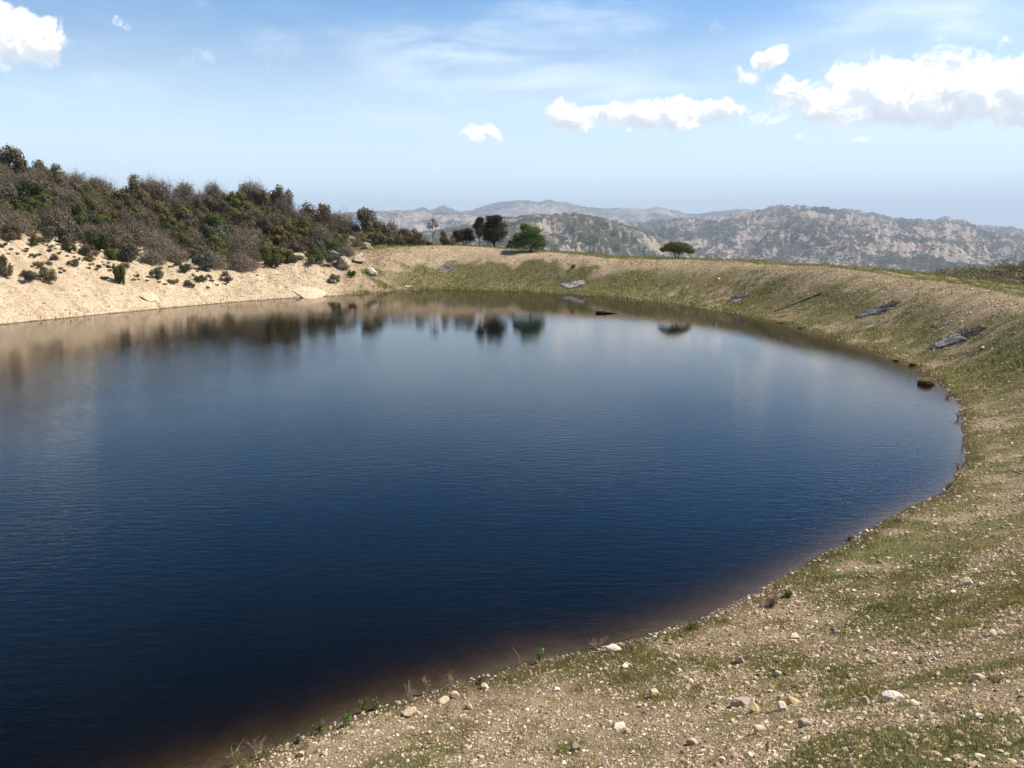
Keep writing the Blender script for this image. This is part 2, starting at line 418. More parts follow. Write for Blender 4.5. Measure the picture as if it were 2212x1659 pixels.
def tint_mat(name, stops, rough=.85, spec=.15, rnd=0.0, trans=0.0, noise=None):
    """colour picked along a ramp by the 'tint' stored on each leaf, blade or stone"""
    m, t = material(name); f = attr(t, 'tint')
    if rnd:
        oi = t.n('ShaderNodeObjectInfo').outputs['Random']
        f = t.m('ADD', f, t.m('MULTIPLY', t.m('SUBTRACT', oi, .5), rnd), clamp=True)
    if noise:
        f = t.m('ADD', f, t.m('MULTIPLY', t.m('SUBTRACT', t.noise(geo(t), noise[0], 5, .7), .5), noise[1]), clamp=True)
    col = t.ramp(f, stops)
    b = t.n('ShaderNodeBsdfPrincipled', inp={'Base Color': col, 'Roughness': rough, 'Specular IOR Level': spec})
    if noise:
        t.set(b.inputs['Normal'], bump(t, t.noise(geo(t), noise[0]*2, 5, .7), .5, .5/noise[0]))
    out = b.outputs[0]
    if trans:
        tr = t.n('ShaderNodeBsdfTranslucent', inp={'Color': col})
        out = t.n('ShaderNodeMixShader', inp={0: trans, 1: out, 2: tr.outputs[0]}).outputs[0]
    t.n('ShaderNodeOutputMaterial', inp={'Surface': out})
    return m
M = {}
M['ground'] = ground_mat()
M['grass'] = tint_mat('grass_blades', [(0, (.105, .128, .026)), (.35, (.225, .228, .062)), (.55, (.36, .31, .125)), (.78, (.54, .43, .25)), (1, (.25, .145, .08))], trans=.45)
M['gravel'] = tint_mat('pale_gravel', [(0, (.13, .082, .052)), (.4, (.38, .275, .18)), (.7, (.56, .45, .325)), (1, (.74, .66, .53))], noise=(60, .25))
M['stone_white'] = tint_mat('white_quartz', [(0, (.46, .38, .28)), (.5, (.66, .59, .48)), (1, (.80, .75, .66))], noise=(28, .8))
M['stone_tan'] = tint_mat('tan_granite', [(0, (.34, .25, .17)), (.5, (.52, .41, .30)), (1, (.68, .58, .46))], noise=(28, .8))
M['stone_ochre'] = tint_mat('ochre_stone', [(0, (.36, .25, .13)), (.5, (.52, .39, .22)), (1, (.66, .53, .35))], noise=(28, .8))
M['stone_grey'] = tint_mat('grey_brown_stone', [(0, (.22, .17, .14)), (.5, (.34, .28, .23)), (1, (.47, .40, .34))], noise=(28, .8))
M['boulder'] = tint_mat('lichen_granite', [(0, (.26, .19, .13)), (.5, (.42, .33, .24)), (1, (.60, .50, .38))], noise=(3.2, 1.1))
M['boulder_grey'] = tint_mat('grey_lichen_granite', [(0, (.13, .12, .10)), (.5, (.29, .27, .22)), (1, (.46, .42, .35))], noise=(4.0, 1.1))
M['slab'] = tint_mat('smooth_pale_granite', [(0, (.40, .29, .18)), (.5, (.58, .46, .31)), (1, (.68, .57, .43))], noise=(1.5, .9))
M['bark'] = tint_mat('bark', [(0, (.055, .042, .032)), (1, (.16, .13, .10))], rough=.95, noise=(14, .6))
M['twig_grey'] = tint_mat('grey_twigs', [(0, (.090, .070, .048)), (.5, (.180, .143, .102)), (1, (.29, .24, .175))], rnd=.35, trans=.15)
M['leaf_brown'] = tint_mat('brown_foliage', [(0, (.060, .045, .028)), (.5, (.140, .108, .066)), (1, (.23, .185, .115))], rnd=.35, trans=.2)
M['leaf_olive'] = tint_mat('olive_foliage', [(0, (.062, .060, .020)), (.5, (.142, .132, .048)), (1, (.25, .225, .092))], rnd=.35, trans=.2)
M['leaf_green'] = tint_mat('green_foliage', [(0, (.032, .042, .012)), (.5, (.076, .092, .026)), (1, (.15, .165, .05))], rnd=.3, trans=.2)
M['leaf_ochre'] = tint_mat('ochre_foliage', [(0, (.070, .050, .016)), (.5, (.145, .105, .034)), (1, (.26, .19, .06))], rnd=.2, trans=.2)
M['leaf_silver'] = tint_mat('silvery_foliage', [(0, (.060, .062, .040)), (.5, (.12, .12, .085)), (1, (.21, .21, .16))], rnd=.3, trans=.2)
M['leaf_bright'] = tint_mat('bright_green_leaves', [(0, (.045, .076, .016)), (.5, (.105, .160, .038)), (1, (.20, .27, .08))], trans=.3)
M['leaf_oak'] = tint_mat('brown_green_leaves', [(0, (.030, .025, .013)), (.5, (.072, .060, .029)), (1, (.14, .115, .055))], trans=.2)
M['violet'] = tint_mat('violet_petals', [(0, (.10, .07, .42)), (1, (.20, .16, .62))], trans=.2)
M['petal'] = tint_mat('white_petals', [(0, (.8, .8, .78)), (1, (.85, .85, .82))], trans=.2)
M['dry'] = tint_mat('dry_stalks', [(0, (.16, .11, .07)), (.5, (.32, .25, .16)), (1, (.50, .42, .29))], trans=.2)
M['clod'] = tint_mat('red_brown_root_mat', [(0, (.045, .020, .013)), (.5, (.105, .052, .032)), (1, (.20, .12, .07))], noise=(18, .8))
M['wet_wood'] = tint_mat('wet_dark_wood', [(0, (.022, .014, .012)), (1, (.07, .042, .035))], rough=.6, noise=(20, .7))
M['hose'] = tint_mat('black_plastic', [(0, (.035, .032, .030)), (1, (.06, .055, .052))], rough=.55, spec=.4)
M['liner'] = tint_mat('weathered_grey_liner', [(0, (.28, .25, .21)), (.5, (.44, .41, .36)), (1, (.55, .515, .46))], noise=(5, .7), rough=.7)
M['liner_dark'] = tint_mat('torn_dark_geotextile', [(0, (.075, .058, .052)), (.5, (.17, .135, .118)), (1, (.30, .245, .20))], noise=(9, .9))

def mountain_mat(name, rocky, scrub_a, scrub_b, rock_a, rock_b, sc):
    m, t = material(name); P = geo(t)
    a = t.noise(P, .0040*sc, 4, .6); b = t.noise(P, .040*sc, 6, .72); c = t.noise(P, .16*sc, 3, .6)
    nz = t.n('ShaderNodeSeparateXYZ', inp={0: t.n('ShaderNodeNewGeometry').outputs['Normal']}).outputs[2]
    f = t.m('ADD', t.m('ADD', t.m('MULTIPLY', a, 1.2), t.m('MULTIPLY', b, 1.2)), t.m('MULTIPLY', t.m('SUBTRACT', 1.0, nz), .55))
    f = t.m('ADD', f, t.m('MULTIPLY', c, .35))
    rk = t.ss(f, rocky, rocky+.22)
    rock = t.ramp(c, [(.3, rock_a), (.7, rock_b)]); scr = t.ramp(c, [(.35, scrub_a), (.65, scrub_b)])
    col = t.mix(t.m('MULTIPLY', rk, .9), scr, rock)
    finish(m, t, col, .95, bump(t, t.m('ADD', b, t.m('MULTIPLY', c, .5)), .7, 14/sc), .05)
    return m

# ---------------------------------------------------------------- ground sheet
def make_ground():
    thc = -78.7
    d = [-180.0]
    while d[-1] < 180:
        x = d[-1]; dd = abs(x-thc)
        step = .13 if dd < 24 else (.2 if (-55 < x < 40) else .32)
        d.append(x+step)
    th = np.radians(np.array(d[:-1]))
    s = np.concatenate([np.linspace(.02, .85, 14), np.linspace(.87, .995, 16), np.linspace(1, 2, 90)[0:], np.linspace(2.02, 3, 40), np.linspace(3.06, 4, 16),
                        np.linspace(4.05, 5, 20), np.linspace(5.05, 6, 22), np.linspace(6.1, 7, 10), np.linspace(7.15, 7.99, 6)])
    Rr = at_theta(RR, th)
    k = np.clip(np.floor(s).astype(int), 0, 7); f = s-k
    R0 = np.vstack([0*Rr[:1], Rr])
    r = R0[k, :]*(1-f[:, None]) + R0[np.minimum(k+1, 8), :]*f[:, None]
    x = C0[0]+r*np.cos(th)[None]; y = C0[1]+r*np.sin(th)[None]
    z = height(x.ravel(), y.ravel())
    V = np.stack([x.ravel(), y.ravel(), z], 1)
    n, q = len(s), len(th)
    i = np.arange(n-1)[:, None]*q; j = np.arange(q)[None]; j2 = (np.arange(q)+1)[None] % q
    F = np.stack([i+j, i+q+j, i+q+j2, i+j2], -1).reshape(-1, 4)
    cap = np.arange(q)[None]
    sa, g, sc = masks(V[:, 0], V[:, 1])
    me = build_mesh('ground', V, [F, cap], M['ground'], smooth=True, attrs={'sand': sa, 'green': g, 'scrub': sc, 'along': np.tile(th*38, n), 'up': np.repeat(s, q)})
    props(link('ground', me), 'stony bank and hillside round the pond', None, None, 'structure')
make_ground()

# ---------------------------------------------------------------- water
def make_water():
    m, t = material('pond_water'); P = geo(t)
    mp = t.n('ShaderNodeMapping', inp={'Vector': P, 'Rotation': (0, 0, R(-14)), 'Scale': (1.0, 2.6, 1.0)}).outputs[0]
    a = t.noise(mp, 2.4, 3, .55, dist=.3); b = t.noise(mp, 8.5, 2, .5)
    wind = t.noise(P, .07, 2, .5)
    px = t.n('ShaderNodeSeparateXYZ', inp={0: P}).outputs[0]
    amp = t.m('MULTIPLY', t.ss(wind, .36, .62, .55, 1.15), t.ss(px, -22, 2, 1.7, 1.0))
    amp = t.m('MULTIPLY', amp, t.ss(t.n('ShaderNodeSeparateXYZ', inp={0: P}).outputs[1], 14, 48, 1.25, .27))
    h = t.m('MULTIPLY', t.m('ADD', t.m('MULTIPLY', a, .75), t.m('MULTIPLY', b, .34)), amp)
    nrm = t.n('ShaderNodeBump', inp={'Height': h, 'Strength': 1.0, 'Distance': .0078}).outputs[0]
    fr = t.n('ShaderNodeFresnel', inp={'IOR': 1.30, 'Normal': nrm}).outputs[0]
    gl = t.n('ShaderNodeBsdfGlossy', inp={'Color': (1, 1, 1, 1), 'Roughness': .012, 'Normal': nrm}).outputs[0]
    tr = t.n('ShaderNodeBsdfTransparent', inp={'Color': (1, 1, 1, 1)}).outputs[0]
    mx = t.n('ShaderNodeMixShader', inp={0: fr, 1: tr, 2: gl}).outputs[0]
    va = t.n('ShaderNodeVolumeAbsorption', inp={'Color': (.60, .53, .30, 1), 'Density': 3.6}).outputs[0]
    t.n('ShaderNodeOutputMaterial', inp={'Surface': mx, 'Volume': va})
    th = np.linspace(-np.pi, np.pi, 361)[:-1]
    Rs = at_theta(r1, th)+1.6
    x, y = C0[0]+Rs*np.cos(th), C0[1]+Rs*np.sin(th); n = len(th)
    V = np.concatenate([np.stack([x, y, 0*x], 1), np.stack([x, y, 0*x-6.0], 1)])
    i = np.arange(n); j = (i+1) % n
    F4 = np.stack([i, i+n, j+n, j], 1)
    me = build_mesh('pond_water', V, [np.arange(n)[None], (np.arange(n)[::-1]+n)[None], F4], m)
    props(link('pond_water', me), 'dark blue pond water with fine ripples', None, None, 'structure')
make_water()

# ---------------------------------------------------------------- far mountains
def mountain(name, label, D, depth, pts, mat, amp, seed, nu=420, nv=90, zb=-135., back=.6):
    pts = np.array(sorted(pts), float)
    px = np.linspace(pts[0, 0], pts[-1, 0], nu)
    cp, sp = math.cos(PITCH), math.sin(PITCH)
    py = np.interp(px, pts[:, 0], pts[:, 1])
    v = (CY-py)/FPX; yy = cp+v*sp
    U = (px-CX)/FPX/yy; Wv = (-sp+v*cp)/yy
    f = np.linspace(-1, back, nv)
    Y = D+depth*f
    X = U[None]*Y[:, None] ; Yg = np.broadcast_to(Y[:, None], X.shape)
    zr = 6+D*Wv
    prof = np.where(f < 0, 1-np.abs(f)**1.25, 1-(np.abs(f)/1.1)**1.6)
    Z = zb+(zr[None]-zb)*prof[:, None]
    k = 1/(.10*depth)
    n = 1-np.abs(fbm(X*k+seed, Yg*k+seed*2, 6, .55))*4
    n2 = fbm(X*k*3+seed, Yg*k*3, 5, .6)
    env = (1-np.exp(-np.abs(f)*9))*np.clip((1-np.abs(f))*4, 0, 1)
    n3 = fbm(X*k*8+seed, Yg*k*8, 5, .65)
    Z = Z + amp*.16*n3*np.clip((1-np.abs(f))*4, 0, 1)[:, None] + amp*(n-.6)*env[:, None] + amp*.35*n2*np.clip((1-np.abs(f))*4, 0, 1)[:, None]
    V = np.stack([X.ravel(), Yg.ravel(), Z.ravel()], 1)
    i = np.arange(nv-1)[:, None]*nu; j = np.arange(nu-1)[None]
    F = np.stack([i+j, i+j+1, i+nu+j+1, i+nu+j], -1).reshape(-1, 4)
    me = build_mesh(name, V, [F], mat, smooth=True)
    props(link(name, me), label, None, None, 'structure')
SC_A, SC_B = (.040, .040, .030), (.082, .078, .055)
RK_A, RK_B = (.28, .215, .18), (.50, .41, .345)
mountain('far_mountain', 'far pale mountain range with a small pointed summit', 8500, 2600,
    [(300,500),(560,480),(700,468),(870,457),(895,455),(912,447),(930,455),(945,449),(958,443),(972,449),(995,459),(1020,455),(1050,444),(1075,438),(1100,434),(1140,433),(1165,437),
     (1185,431),(1205,438),(1222,437),(1245,444),(1290,451),(1340,450),(1395,453),(1420,448),(1450,455),(1490,462),(1530,460),(1600,452),(1650,458),(1720,466),(1850,476),(2000,495),(2300,520)],
    mountain_mat('far_rock', 1.34, SC_A, SC_B, RK_A, RK_B, .45), 75, 3.1)
mountain('rocky_mountain', 'long rocky mountain ridge with scrub behind the dam', 4600, 3000,
    [(1150,540),(1250,505),(1330,490),(1400,484),(1480,478),(1560,474),(1620,466),(1660,458),(1700,452),(1760,450),(1790,454),(1830,455),(1870,463),(1900,466),(1960,478),(2020,483),
     (2038,476),(2046,474),(2056,481),(2090,485),(2112,496),(2150,499),(2212,508),(2320,525),(2600,560)],
    mountain_mat('ridge_rock', 1.40, SC_A, SC_B, RK_A, RK_B, .8), 105, 11.7, nu=520, nv=140)
mountain('low_mountain', 'low pale ridge beyond the lone trees', 5200, 1500,
    [(200,500),(560,478),(740,462),(800,456),(880,457),(960,460),(1030,464),(1100,470),(1180,480),(1260,492),(1400,520),(1600,560)],
    mountain_mat('low_rock', 1.30, SC_A, SC_B, RK_A, RK_B, .7), 55, 23.3)
mountain('rocky_hill', 'nearer rounded hill with pale granite outcrops', 2100, 1000,
    [(640,560),(760,535),(900,512),(1010,492),(1090,476),(1150,467),(1220,465),(1260,468),(1295,474),(1340,487),(1400,508),(1450,530),(1510,556),(1600,590),(1750,620)],
    mountain_mat('hill_rock', 1.45, (.034, .040, .020), (.085, .083, .045), (.28, .225, .18), (.48, .41, .335), 1.9), 46, 41.9, nu=420, nv=140)

# ---------------------------------------------------------------- scattering helpers
def scatter(n, rng, x0, x1, y0, y1): return rng.uniform(x0, x1, n), rng.uniform(y0, y1, n)
def in_view(x, y, z, margin=.32):
    cp, sp = math.cos(PITCH), math.sin(PITCH)
    dx, dy, dz = x-EYE[0], y-EYE[1], z-EYE[2]
    f = dy*cp-dz*sp; u = dy*sp+dz*cp
    f = np.maximum(f, .01)
    return (np.abs(dx/f) < 1106/FPX+margin) & (np.abs(u/f) < 829.5/FPX+margin) & (dy > 0)

def place(name, me, x, y, sink=0.0, rz=0.0, sc=1.0, lean=0.0):
    z = ground(x, y)-sink
    s_ = (sc, sc, sc) if np.isscalar(sc) else sc
    return link(name, me, None, (x, y, z), (0, 0, rz), s_)

# ---- grass (stuff)
def grass():
    rng = np.random.default_rng(21)
    def blades(n, x0, x1, y0, y1, hgt, wid, smin=1.0, smax=3.0, dens=1.0, hmul=None):
        x, y = scatter(n, rng, x0, x1, y0, y1)
        th, r = polar(x, y); s = ring_s(th, r); z = height(x, y)
        _, g, sc = masks(x, y)
        clump = fbm(x*3.4, y*3.4+50, 3)
        keep = (s > smin+.004) & (s < smax) & in_view(x, y, z) & (z > .02)
        keep &= rng.random(n) < np.clip((.12+g*.95)*(.80+2.0*clump)*dens, 0, 1)
        x, y, z, g = x[keep], y[keep], z[keep], g[keep]; n = len(x)
        edge = np.exp(-((s[keep]-1)/.05)**2)
        h = rng.uniform(.45, 1.25, n)*hgt*(1+1.2*edge)*(.55+.7*g)*(1+3.0*np.maximum(clump[keep]-.08, 0)); wd = wid*rng.uniform(.7, 1.4, n)
        a = rng.uniform(0, 2*np.pi, n); ln = rng.uniform(.15, .85, n)*h; b = rng.uniform(0, 2*np.pi, n)
        B = np.stack([x, y, z-.004], 1); W_ = np.stack([np.cos(a), np.sin(a), 0*a], 1)*wd[:, None]*.5
        T = B+np.stack([np.cos(b)*ln, np.sin(b)*ln, h], 1)
        V = np.stack([B-W_, B+W_, T], 1).reshape(-1, 3)
        tn = np.clip(rng.beta(1.6, 2.2, n)*1.0 + (.55-g)*.42 + .25*fbm(x*.8, y*.8, 2), 0, 1)
        tn = np.where(rng.random(n) < .08, 1.0, tn)
        return V, np.repeat(tn, 3)
    parts = [blades(660000, -5, 9, 1.0, 13, .048, .006, dens=1.0), blades(400000, 2, 26, 8, 30, .055, .011), blades(150000, 12, 30, 28, 60, .085, .03, dens=.8),
             blades(230000, -24, 28, 58, 100, .12, .05, dens=.85), blades(150000, -50, -12, 44, 90, .15, .05, dens=1.8, smax=2.3)]
    V = np.concatenate([q[0] for q in parts]); T = np.concatenate([q[1] for q in parts])
    print('grass blades', len(V)//3)
    o = link('grass', build_mesh('grass', V, [np.arange(len(V)).reshape(-1, 3)], M['grass'], T))
    props(o, 'short sparse green and dry grass on the stony banks', 'grass', None, 'stuff')
grass()

# ---- gravel (stuff)
def gravel():
    rng = np.random.default_rng(5)
    base = []
    for k in range(14):
        v, f = ICO[1] if k < 7 else (np.array([(1,0,0),(-1,0,0),(0,1,0),(0,-1,0),(0,0,1),(0,0,-1)], float), np.array([(0,2,4),(2,1,4),(1,3,4),(3,0,4),(2,0,5),(1,2,5),(3,1,5),(0,3,5)]))
        v = v*(1+rng.normal(size=v.shape)*.18)
        for _ in range(4):
            n = rng.normal(size=3); n /= np.linalg.norm(n); h = v @ n-rng.uniform(.5, .8); v = v-np.where(h > 0, h, 0)[:, None]*n
        base.append((v, f))
    bag = Bag()
    def strew(n, x0, x1, y0, y1, lo, hi, fine, smin=1.0, smax=2.4, left=True, pw=2.2):
        x, y = scatter(n, rng, x0, x1, y0, y1)
        th, r = polar(x, y); s = ring_s(th, r); z = height(x, y); sa, g, sc = masks(x, y)
        cl = fbm(x*1.3+7, y*1.3, 3)
        keep = (s > smin) & (s < smax) & in_view(x, y, z) & (rng.random(n) < np.clip((1.0-.38*g)*(.85+1.3*cl), .03, 1)) & (sc < .5)
        x, y, z = x[keep], y[keep], z[keep]; m = len(x)
        kk = rng.integers(0, 7, m) + (7 if fine else 0)
        size = lo+(hi-lo)*rng.random(m)**pw
        for k in np.unique(kk):
            i = np.nonzero(kk == k)[0]; v, f = base[k]
            a = rng.uniform(0, 2*np.pi, len(i)); c_, s_ = np.cos(a), np.sin(a)
            sc3 = size[i][:, None]*np.stack([rng.uniform(.7, 1.4, len(i)), rng.uniform(.6, 1., len(i)), rng.uniform(.35, .7, len(i))], 1)
            q = v[None]*sc3[:, None]
            qx = q[..., 0]*c_[:, None]-q[..., 1]*s_[:, None]; qy = q[..., 0]*s_[:, None]+q[..., 1]*c_[:, None]
            P = np.stack([qx+x[i][:, None], qy+y[i][:, None], q[..., 2]+(z[i]+.15*size[i])[:, None]], -1)
            F = f[None]+np.arange(len(i))[:, None, None]*len(v)
            bag.add(P.reshape(-1, 3), F.reshape(-1, 3), np.repeat(np.clip(rng.beta(2, 2.2, len(i))+.08*rng.normal(size=len(i)), 0, 1), len(v)))
        return m
    c = [strew(128000, -5, 9, 1, 13, .006, .026, True), strew(45000, -5, 9, 1, 13, .012, .032, False, pw=3.2), strew(90000, 2, 26, 8, 30, .012, .036, True),
         strew(34000, 2, 26, 8, 30, .018, .05, False, pw=3), strew(34000, 12, 30, 28, 62, .025, .075, True), strew(30000, -24, 28, 58, 98, .035, .10, True),
         strew(26000, -50, -10, 44, 90, .03, .10, True, pw=2.6)]
    print('gravel', c)
    o = link('gravel', bag.mesh('gravel', M['gravel']))
    props(o, 'pale grit and small pebbles strewn over the banks', 'gravel', None, 'stuff')
gravel()

# ---------------------------------------------------------------- single stones of the near bank
rs = np.random.default_rng(99)
def rock(name, px, py, w_px, h_px, mat, label, cat='stone', group=None, sub=3, sink=.28, cuts=10, rough=.03, flat=None, rz=None, box=False):
    if cat == 'boulder': cuts += 5; w_px *= .85 if flat else .78; h_px *= .85
    q, t = hit(px, py+h_px*.45)
    wd = w_px/FPX*t*.5; hh = h_px/FPX*t*.62
    v, f = rock_shape(rs, sub, cuts, rough)
    if box: v = np.sign(v)*np.abs(v)**.45*.8 + rs.normal(size=v.shape)*.012
    dpt = wd*rs.uniform(.75, 1.0)
    v = v*np.array([wd*1.12, dpt, max(hh, .25*wd)])
    me = build_mesh(name, v, [f], mat, .5+.15*rs.normal(size=len(v)))
    o = link(name, me, None, (q[0], q[1]+dpt*.3, ground(q[0], q[1]+dpt*.3)+max(hh, .25*wd)*(1-2*sink)), (rs.uniform(-.15, .15), rs.uniform(-.15, .15), rs.uniform(-.5, .5) if rz is None else rz))
    if flat:
        o.rotation_mode = 'QUATERNION'; o.rotation_quaternion = normal_at(q[0], q[1], .6).to_track_quat('Z', 'Y')
        o.scale = (1, 1.3, flat); o.location.z -= max(hh, .25*wd)*(1-2*sink) - .06
    return props(o, label, cat, group)
STONES = [
 (1717,1373,32,13,'tan','long flat pale slab lying near the top of a bare gravel patch'),
 (1803,1361,18,14,'grey','flat grey-beige stone right of the long flat slab'),
 (2093,1255,32,17,'white','pale jagged stone in the upper right of the near bank'),
 (2120,1262,16,10,'tan','small tan stone touching the pale jagged stone on its right'),
 (2148,1366,24,15,'white','bright white stone alone near the right edge of the bank'),
 (1680,1455,17,17,'tan','small upright cream block above the group of white and yellow stones'),
 (1601,1425,18,18,'tan','pinkish tan stone at the end of a thin dry stick'),
 (1688,1526,30,24,'white','brightest white stone, in front of two yellow stones'),
 (1716,1513,32,20,'ochre','yellow ochre stone behind the brightest white stone'),
 (1686,1507,20,14,'ochre','small yellow stone just above the brightest white stone'),
 (1630,1528,26,22,'ochre','orange-tan wedge stone left of the brightest white stone'),
 (1600,1514,48,26,'grey','largest dull brown rock of the near bank, half buried'),
 (1643,1573,34,22,'tan','squarish block-shaped beige stone with a flat top'),
 (1930,1504,46,24,'white','large flat white rock on the right of the near bank'),
 (1955,1517,22,16,'ochre','ochre stone against the right end of the large flat white rock'),
 (1974,1519,22,18,'white','small white stone at the far right of the large flat white rock'),
 (1871,1513,24,19,'tan','rounded cream stone left of the large flat white rock'),
 (2116,1462,32,14,'tan','flat pinkish stone near a tuft of dark dry grass'),
 (1992,1424,17,19,'ochre','ochre stone standing on edge above the large flat white rock'),
 (2053,1441,18,13,'ochre','small dull yellow stone between two patches of grass'),
 (2119,1548,22,16,'white','small white lump below the flat pinkish stone'),
 (1739,1561,28,20,'grey','crumbling pale brown stone right of the squarish block'),
 (1496,1601,26,17,'tan','pale rounded stone near the bottom of the near bank'),
 (1660,1611,14,24,'ochre','narrow ochre stone standing upright near the bottom of the bank'),
 (1561,1641,18,14,'white','small clean white pebble at the bottom of the near bank'),
 (1621,1630,18,13,'white','small white chip right of the clean white pebble'),
 (1327,1400,32,17,'white','white stone on the edge of the grass by the water'),
 (1344,1393,16,11,'tan','small sharp stone leaning on the white stone by the water'),
 (1413,1497,26,24,'ochre','chunky yellow stone alone in the middle of the near bank'),
 (1336,1567,34,15,'white','long white stone with a flat top in short grass'),
 (1354,1579,18,13,'ochre','orange-tan stone touching the end of the long white stone'),
 (1307,1644,17,24,'white','tall white stone at the very bottom of the bank'),
 (1245,1613,22,22,'grey','dull pinkish stone sunk in dry grass'),
 (1201,1489,17,9,'white','little white stone in a green tuft near the water'),
 (1046,1483,18,16,'tan','rounded tan stone close to the waterline'),
 (1489,1470,16,13,'white','small white stone on the bare soil'),
 (1131,1571,10,12,'white','tiny bluish-white stone in green grass'),
 (1349,1439,17,12,'white','small pale stone behind the grassy edge of the pond'),
 (675,1616,34,26,'tan','large tan stone at the left end of the near bank'),
 (702,1626,16,14,'white','white stone touching the large tan stone'),
 (648,1629,17,15,'tan','small tan cobble left of the large tan stone'),
 (890,1539,36,16,'tan','smooth pink-tan stone lying flat near the water'),
 (957,1513,30,12,'tan','thin pale slab just above the waterline'),
 (981,1501,20,15,'tan','tan stone standing behind the thin pale slab'),
 (1013,1526,18,15,'tan','cream stone below the tan standing stone'),
 (1310,1445,12,9,'tan','small tan cobble on the grassy lip of the pond')]
for q in STONES:
    rock('stone', q[0], q[1], q[2], q[3], M['stone_'+q[4]], q[5], box=('squarish' in q[5] or 'block' in q[5] or 'chunky' in q[5]))

# ---- unnamed small stones: copies of a dozen shapes
def small_stones():
    rng = np.random.default_rng(314); protos = []
    for k in range(12):
        v, f = rock_shape(rng, 2, 9, .04); v = v*np.array([1.1, .85, .6])
        protos.append(build_mesh('small_stone', v, [f], M[['stone_white', 'stone_tan', 'stone_tan', 'stone_white', 'stone_grey', 'stone_ochre'][k % 6]], .5+.2*rng.normal(size=len(v))))
    def run(n, x0, x1, y0, y1, lo, hi, label, group, smax=2.0, dmin=0):
        c = 0
        while c < n:
            x, y = rng.uniform(x0, x1), rng.uniform(y0, y1); z = ground(x, y)
            th, r = polar(np.array([x]), np.array([y])); s = ring_s(th, r)[0]
            if not (1.03 < s < smax) or not in_view(np.array([x]), np.array([y]), np.array([z]), 0)[0]: continue
            sa, g, sc = masks(np.array([x]), np.array([y]))
            if rng.random() < g[0]*.7 or sc[0] > .5: continue
            size = lo+(hi-lo)*rng.random()**2
            o = link('small_stone', protos[rng.integers(12)], None, (x, y, z+size*.2), (rng.uniform(-.3, .3), rng.uniform(-.3, .3), rng.uniform(0, 6.28)), (size,)*3)
            props(o, label, 'stone', group); c += 1
    run(85, -4, 9, 2.5, 13, .020, .042, 'small pale stone scattered among others on the near bank', 'small stones of the near bank')
    run(70, 4, 20, 10, 30, .03, .06, 'small pale stone on the grassy slope at the right of the pond', 'small stones of the right slope')
    run(45, 14, 27, 30, 60, .05, .10, 'pale stone dotted over the inner slope of the dam beside the dark mats', 'small stones of the dam slope')
    run(55, -20, 22, 62, 90, .08, .17, 'pale stone dotted over the green far bank below the trees', 'small stones of the far bank')
small_stones()

